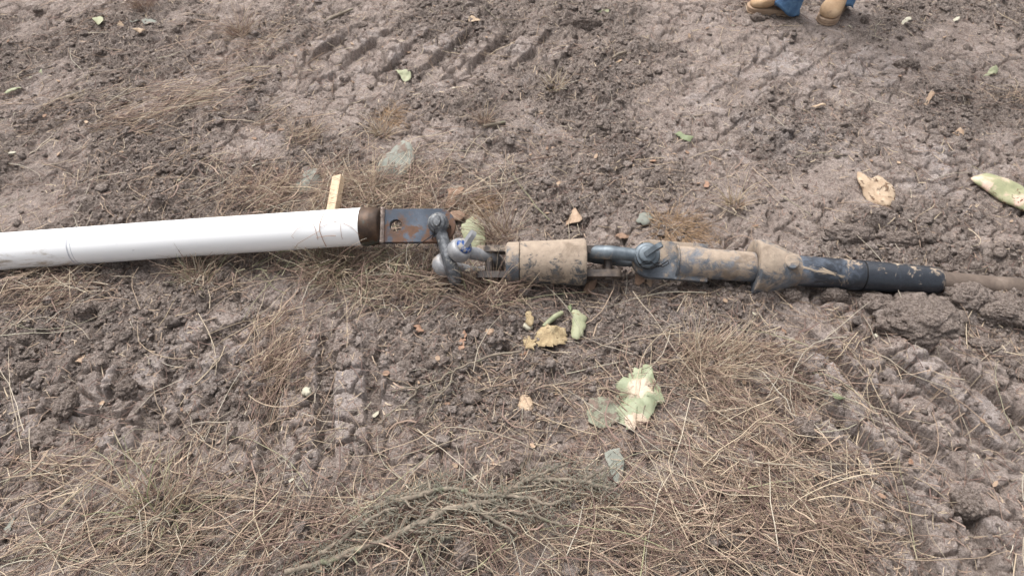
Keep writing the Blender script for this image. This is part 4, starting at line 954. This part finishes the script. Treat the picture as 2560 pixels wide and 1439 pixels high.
# ------------------------------------------------------------------ branches
M_BARK = surf('branch_bark', [(.25, (98, 88, 77)), (.5, (132, 120, 106)), (.8, (166, 153, 136))], 60, .9, 0, .002, 140, [dict(a=(116, 118, 96), b=(140, 140, 116), scale=20, lo=.56, hi=.68, rough=.95)])
M_NEEDLE = surf('grey_leaflets', [(.3, (88, 84, 74)), (.6, (118, 114, 100)), (.8, (146, 140, 124))], 60, .8, 0, 0)
def limb(px_pts, r0, r1, lift=.02):
    P = [gat(u, v, l) for (u, v, l) in [(q[0], q[1], q[2] if len(q) > 2 else lift) for q in px_pts]]; out = []
    for i in range(len(P) - 1):
        a, b, c_, d_ = P[max(i - 1, 0)], P[i], P[i + 1], P[min(i + 2, len(P) - 1)]
        for q in range(4):
            t = q / 4; out.append(.5 * ((2 * b) + (c_ - a) * t + (2 * a - 5 * b + 4 * c_ - d_) * t * t + (3 * b - a - 3 * c_ + d_) * t ** 3))
    out.append(P[-1]); n = len(out)
    out = [p + Vector((random.gauss(0, .0022), random.gauss(0, .0022), random.gauss(0, .0015))) for p in out]
    rs = [(r0 + (r1 - r0) * i / (n - 1)) * random.uniform(.86, 1.2) for i in range(n)]
    return out, rs
def branch(label, limbs, foliage):
    t = thing('dry_branch', label, 'branch', Matrix.Translation(gat(*limbs[0][0][0][:2]))); inv_ = t.matrix_world.inverted(); allp = []
    for pts, r0, r1, lf in limbs:
        P, rs = limb(pts, r0 * .95, r1 * .95, lf - .003); P = [inv_ @ p for p in P]; b = MB().tube(P, rs, 8)
        for i in range(2, len(P) - 1, 2):                                  # side twigs and spurs
            if random.random() < .75:
                d = (P[i + 1] - P[i]).normalized(); s = Vector((-d.y, d.x, random.uniform(-.1, .6))) * random.choice((-1, 1)); l = random.uniform(.012, .05)
                s.z = abs(s.z); e = P[i] + (d * .7 + s).normalized() * l; k2 = e + (d + s * .5 + Vector((0, 0, random.uniform(-.4, .2)))).normalized() * l * .7
                b.tube([P[i], e, k2], [rs[i] * .5, rs[i] * .36, rs[i] * .18], 5)
        b.out('limb', M_BARK, t, 60); allp += P
    if foliage:
        V, F_ = [], []
        for _ in range(foliage):
            p = random.choice(allp) + Vector((random.gauss(0, .018), random.gauss(0, .018), random.uniform(-.012, .014))); l = random.uniform(.008, .022); a = random.random() * 6.28
            d = Vector((math.cos(a), math.sin(a), random.uniform(-.2, .7))) * l; s = Vector((-d.y, d.x, 0)).normalized() * .0011; b0 = len(V)
            V += [p - s, p + s, p + d * .6 + s * .8 + Vector((0, 0, .001)), p + d, p + d * .6 - s * .8]; F_.append((b0, b0 + 1, b0 + 2, b0 + 3, b0 + 4))
        me = bpy.data.meshes.new('leaflets'); me.from_pydata(V, [], F_); me.update(); o = link('leaflets', me, M_NEEDLE, t); o['kind'] = 'stuff'
branch('thick knotty forked dry branch lying in straw along the bottom', [
    ([(720, 1438), (785, 1421), (841, 1409), (875, 1387), (927, 1374), (982, 1353), (1021, 1336), (1051, 1318), (1110, 1290), (1180, 1272), (1245, 1262)], .0075, .0085, .032),
    ([(944, 1282), (987, 1263), (1047, 1258), (1081, 1245), (1116, 1239), (1159, 1243), (1193, 1254), (1245, 1256), (1270, 1260), (1322, 1263), (1365, 1275), (1395, 1267), (1421, 1256)], .007, .0045, .045),
    ([(806, 1396), (841, 1374), (892, 1336), (935, 1310), (970, 1288), (1000, 1283)], .007, .004, .036),
    ([(1245, 1262), (1288, 1232), (1322, 1215), (1369, 1213), (1416, 1217), (1459, 1220), (1494, 1228), (1525, 1236)], .008, .005, .042),
    ([(1322, 1215), (1373, 1194), (1425, 1172)], .005, .003, .046), ([(1459, 1219), (1485, 1200), (1510, 1185)], .005, .003, .046),
    ([(1010, 1262), (1060, 1240), (1100, 1224), (1150, 1215)], .0045, .0025, .04),
    ([(1180, 1272), (1215, 1300), (1250, 1320), (1290, 1345)], .0055, .003, .034), ([(1245, 1262), (1290, 1290), (1340, 1300), (1400, 1325)], .0055, .003, .034),
    ([(1060, 1318), (1090, 1345), (1130, 1352)], .004, .002, .03)], 1800)
branch('thin forked twig lying across the straw in front of the swivel', [
    ([(1305, 889), (1236, 897), (1172, 919), (1133, 936), (1090, 962), (1047, 975), (982, 987)], .004, .0022, .022),
    ([(1133, 938), (1120, 975), (1090, 1005), (1070, 1040), (1062, 1066)], .0032, .0018, .02),
    ([(1047, 975), (1021, 1011), (978, 1035), (952, 1066)], .003, .0018, .016), ([(1120, 975), (1080, 990), (1060, 1012)], .0022, .0012, .02)], 60)
tag(MB().tube([gat(u, v, .012) for u, v in ((812, 62), (835, 48), (860, 38), (884, 28))], [.006, .008, .007, .004], 8).out('dry_stick', M_BARK), 'short brown stick on mud at the top, left of centre', 'stick')
tag(MB().tube([gat(u, v, .012) for u, v in ((1208, 322), (1230, 317), (1262, 312))], [.006, .007, .006], 8).out('dry_stick', M_BARK), 'grey stick lying at the foot of the stubble tuft', 'stick')
tag(MB().tube([gat(u, v, .014) for u, v in ((1530, 152), (1545, 142), (1566, 136))], [.005, .007, .005], 8).out('dry_stick', M_BARK), 'pale stub of stick on far mud right of the heap', 'stick')
# wilted weed hanging over the pipe
k_pts = []
M_WEED = surf('wilted_weed', [(.3, (152, 114, 96)), (.6, (186, 150, 126)), (.8, (212, 188, 160))], 60, .8, 0, 0)
wd = MB()
def onpipe(u, dv):                                                    # a point resting on the pipe's upper skin at photo column u
    P = P0 + (at(0, 629, .062) - P0) * ((905 - u) / 905); a = rad(dv)
    return P + (Vector((0, -math.sin(a), math.cos(a)))) * (pr + .002)
for us_, r_ in ((((832, -50), (828, -20), (822, 5), (815, 28), (812, 50), (818, 80), (822, 110)), .0022), (((812, 50), (800, 60), (780, 68), (760, 85), (742, 110)), .0012), (((840, -60), (870, -30), (882, 0), (868, 15), (850, 25)), .0011),
                ((812, 40), (840, 30), (866, 24)) and (((812, 40), (840, 30), (866, 24)), .0012), (((780, -30), (790, 10), (802, 40), (806, 70), (800, 120)), .0016), (((806, 70), (835, 66), (852, 68)), .0016), (((868, 30), (862, 50), (866, 72), (870, 80)), .0012), (((868, 30), (890, 45), (905, 72)), .0012), (((770, 120), (745, 60), (758, 40), (790, 28)), .0011)):
    wd.tube([onpipe(u + random.uniform(-4, 4), a) for u, a in us_], [r_ * .46] * len(us_), 5)
tag(wd.out('dry_weed', M_WEED), 'wilted reddish weed draped over the white pipe by the stake', 'weed')

# ------------------------------------------------------------------ the person standing at the far edge
M_BOOT = surf('tan_nubuck', [(.25, (160, 128, 98)), (.5, (188, 156, 122)), (.8, (208, 180, 150))], 14, .85, 0, .0012, 120, [dict(a=(140, 112, 90), b=(168, 140, 116), scale=16, lo=.6, hi=.72, rough=.95)])
M_SOLE = surf('crepe_sole', [(.25, (140, 114, 94)), (.6, (172, 146, 122)), (.85, (196, 172, 150))], 20, .9, 0, .002, 80, [dict(a=(96, 80, 68), b=(124, 106, 94), scale=24, lo=.56, hi=.66, rough=.95)])
M_LACE = surf('dark_collar', [(.3, (38, 30, 30)), (.7, (66, 54, 52))], 50, .9, 0, 0)
M_BRASS = surf('eyelet_cord', [(.3, (190, 160, 110)), (.7, (220, 196, 150))], 50, .7, 0, 0)
k = NT('denim'); nz_ = k.noise(30, 6); wv_ = k.noise(900, 2)
c = k.ramp(nz_, [(.25, lin((42, 76, 116))), (.5, lin((64, 104, 146))), (.8, lin((110, 148, 182)))]); c = k.mix(k.math('MULTIPLY', wv_, .3), c, lin((150, 176, 200)))
k.l(c, k.b.inputs['Base Color']); k.b.inputs['Roughness'].default_value = .9; k.l(k.bump(k.noise(45, 5), .006), k.b.inputs['Normal']); M_DENIM = k.m
k = NT('worn_clothes'); zc_ = k.dot((0, 0, 1))
c = k.mix(k.step(zc_, .93, .94), k.ramp(k.noise(30, 6), [(.25, lin((42, 76, 116))), (.5, lin((64, 104, 146))), (.8, lin((110, 148, 182)))]), lin((86, 84, 74)))
c = k.mix(k.step(zc_, 1.47, 1.475), c, lin((196, 150, 122))); k.l(c, k.b.inputs['Base Color']); k.b.inputs['Roughness'].default_value = .85; M_BODY = k.m
fa, fb = at(1985, 33), at(2083, 30)                       # heel of the sideways boot, ankle of the front facing boot
mid_ = Vector(((fa.x + fb.x) / 2, (fa.y + fb.y) / 2 + .06, 0))
per = thing('person', 'person in blue jeans and tan work boots standing at the far edge', 'person', Matrix.Translation(mid_))
toes = [at(1864, 25), at(2056, 64)]; heels = [at(1991, 36), at(2098, 16)]
def boot(heel, toe):
    d = (toe - heel); d.z = 0; L = d.length; Lb = .242; heel = toe - d.normalized() * Lb; heel.z = .0
    m = per.matrix_world.inverted() @ frame(heel, d, Vector((0, 0, 1))) @ Matrix.Diagonal((.85, 1.02, .85, 1))
    W = .052; sol = []
    prof = [(0, .0), (.01, .026), (.03, .036), (.07, .038), (.12, .038), (.17, .045), (.21, .050), (.245, .046), (.27, .032), (.282, .016), (.285, 0)]
    ol = [(x, w_) for x, w_ in prof] + [(x, -w_) for x, w_ in prof[-2:0:-1]]
    up = MB()
    secs = [  # centre x, z, tilt of the ring from upright, half width, half height
        (.262, .052, 0, .030, .018), (.245, .058, 4, .043, .026), (.215, .064, 8, .049, .034), (.175, .074, 14, .047, .045), (.140, .086, 28, .043, .056),
        (.108, .100, 50, .041, .066), (.082, .118, 72, .041, .064), (.070, .142, 86, .043, .060), (.068, .175, 90, .046, .062)]
    prev = None
    for j, (cx, cz, tl, hw_, hh) in enumerate(secs):
        a = rad(tl); upv = Vector((-math.sin(a), 0, math.cos(a))); pts = []
        for i in range(24):
            t = 2 * math.pi * i / 24; p = Vector((cx, 0, cz)) + Vector((0, 1, 0)) * (hw_ * math.copysign(abs(math.cos(t)) ** .85, math.cos(t))) + upv * (hh * math.copysign(abs(math.sin(t)) ** .85, math.sin(t)))
            p.z = max(p.z, .030); pts.append(p)
        cur = up.ring(pts)
        if prev: up.bridge(prev, cur)
        else:
            v = up.bm.verts.new((.274, 0, .046))
            for i in range(24): up.bm.faces.new((cur[i], cur[(i + 1) % 24], v))
        prev = cur
    # heel counter
    hb = bmesh.ops.create_uvsphere(up.bm, u_segments=16, v_segments=10, radius=1)
    for v in hb['verts']: v.co = Vector((v.co.x * .040 + .045, v.co.y * .036, max(.03, v.co.z * .062 + .075)))
    bo = up.xf(m).out('boot', M_BOOT, per, 50)
    MB().prism(ol, [], .0, .012).prism([(x * 1.0, y * .97) for x, y in ol], [], .013, .036).bevel(.003, 1).noise(.0012, 40).xf(m).out('sole', M_SOLE, bo, 40)
    co = MB().tube([m @ Vector((.098 + .003 * math.cos(t * 2), .034 * math.cos(t), .142 + .018 * math.sin(t))) for t in np.linspace(0, math.pi, 9)], .010, 8).out('padded_collar', M_LACE, bo)
    lc = MB()
    for q in range(3):
        cx = .128 + q * .022; zt = .140 - q * .017
        lc.tube([m @ Vector((cx, -.026, zt - .010)), m @ Vector((cx + .004, 0, zt + .006)), m @ Vector((cx, .026, zt - .010))], .0035, 6)
    lc.out('lace', M_BRASS, bo)
    # trouser cuff
    cf = MB(); prev = None
    for j, (z, rx_, ry_, ox) in enumerate([(.060, .062, .052, .070), (.046, .086, .068, .076), (.042, .091, .071, .076), (.060, .089, .070, .076), (.070, .084, .067, .072), (.13, .080, .066, .064), (.21, .078, .068, .055), (.33, .078, .07, .05), (.48, .082, .076, .045)]):
        pts = [m @ Vector((ox + rx_ * math.cos(t) * (1 + .05 * math.sin(3 * t + j * 2)), ry_ * math.sin(t) * (1 + .05 * math.cos(4 * t + j * 3)), z + (.040 * math.cos(t) if j < 5 else .012 * math.cos(t)) + .006 * math.sin(5 * t + j)))
               for t in [2 * math.pi * i / 28 for i in range(28)]]
        cur = cf.ring(pts)
        if prev: cf.bridge(prev, cur)
        prev = cur
    cf.out('trouser_leg', M_DENIM, per, 0)
    return m @ Vector((.055, 0, .13)), m @ Vector((.05, 0, .46))
aL, kL = boot(heels[0], toes[0]); aR, kR = boot(heels[1], toes[1])
# body: one continuous skin, hands in the jacket pockets
V = [(0, 0, .96), (0, 0, 1.1), (0, .0, 1.28), (0, .0, 1.42), (0, -.01, 1.50), (0, -.03, 1.58), (0, -.035, 1.66), (0, -.02, 1.75)]
E = [(i, i + 1) for i in range(7)]; RR = [.15, .145, .16, .13, .055, .075, .088, .06]
def add(p, par, r): V.append(tuple(p)); RR.append(r); E.append((par, len(V) - 1)); return len(V) - 1
for sg, an, kn in ((-1, aL, kL), (1, aR, kR)):
    h = add((sg * .10, 0, .88), 0, .095); kk = add((kn.x * .9, kn.y - .03, .50), h, .064); add((an.x, an.y, .16), kk, .045)
    s_ = add((sg * .19, 0, 1.40), 3, .062); e_ = add((sg * .28, .06, 1.14), s_, .048); add((sg * .15, -.11, 1.00), e_, .05)
me = bpy.data.meshes.new('body'); me.from_pydata(V, E, []); bo = link('body', me, M_BODY, per)
sk_ = bo.modifiers.new('Skin', 'SKIN'); sk_.use_smooth_shade = True
for i, sv in enumerate(me.skin_vertices[0].data): sv.radius = (RR[i], RR[i] * (.72 if i < 4 else 1)); sv.use_root = (i == 0)
bo.modifiers.new('Sub', 'SUBSURF').render_levels = 2
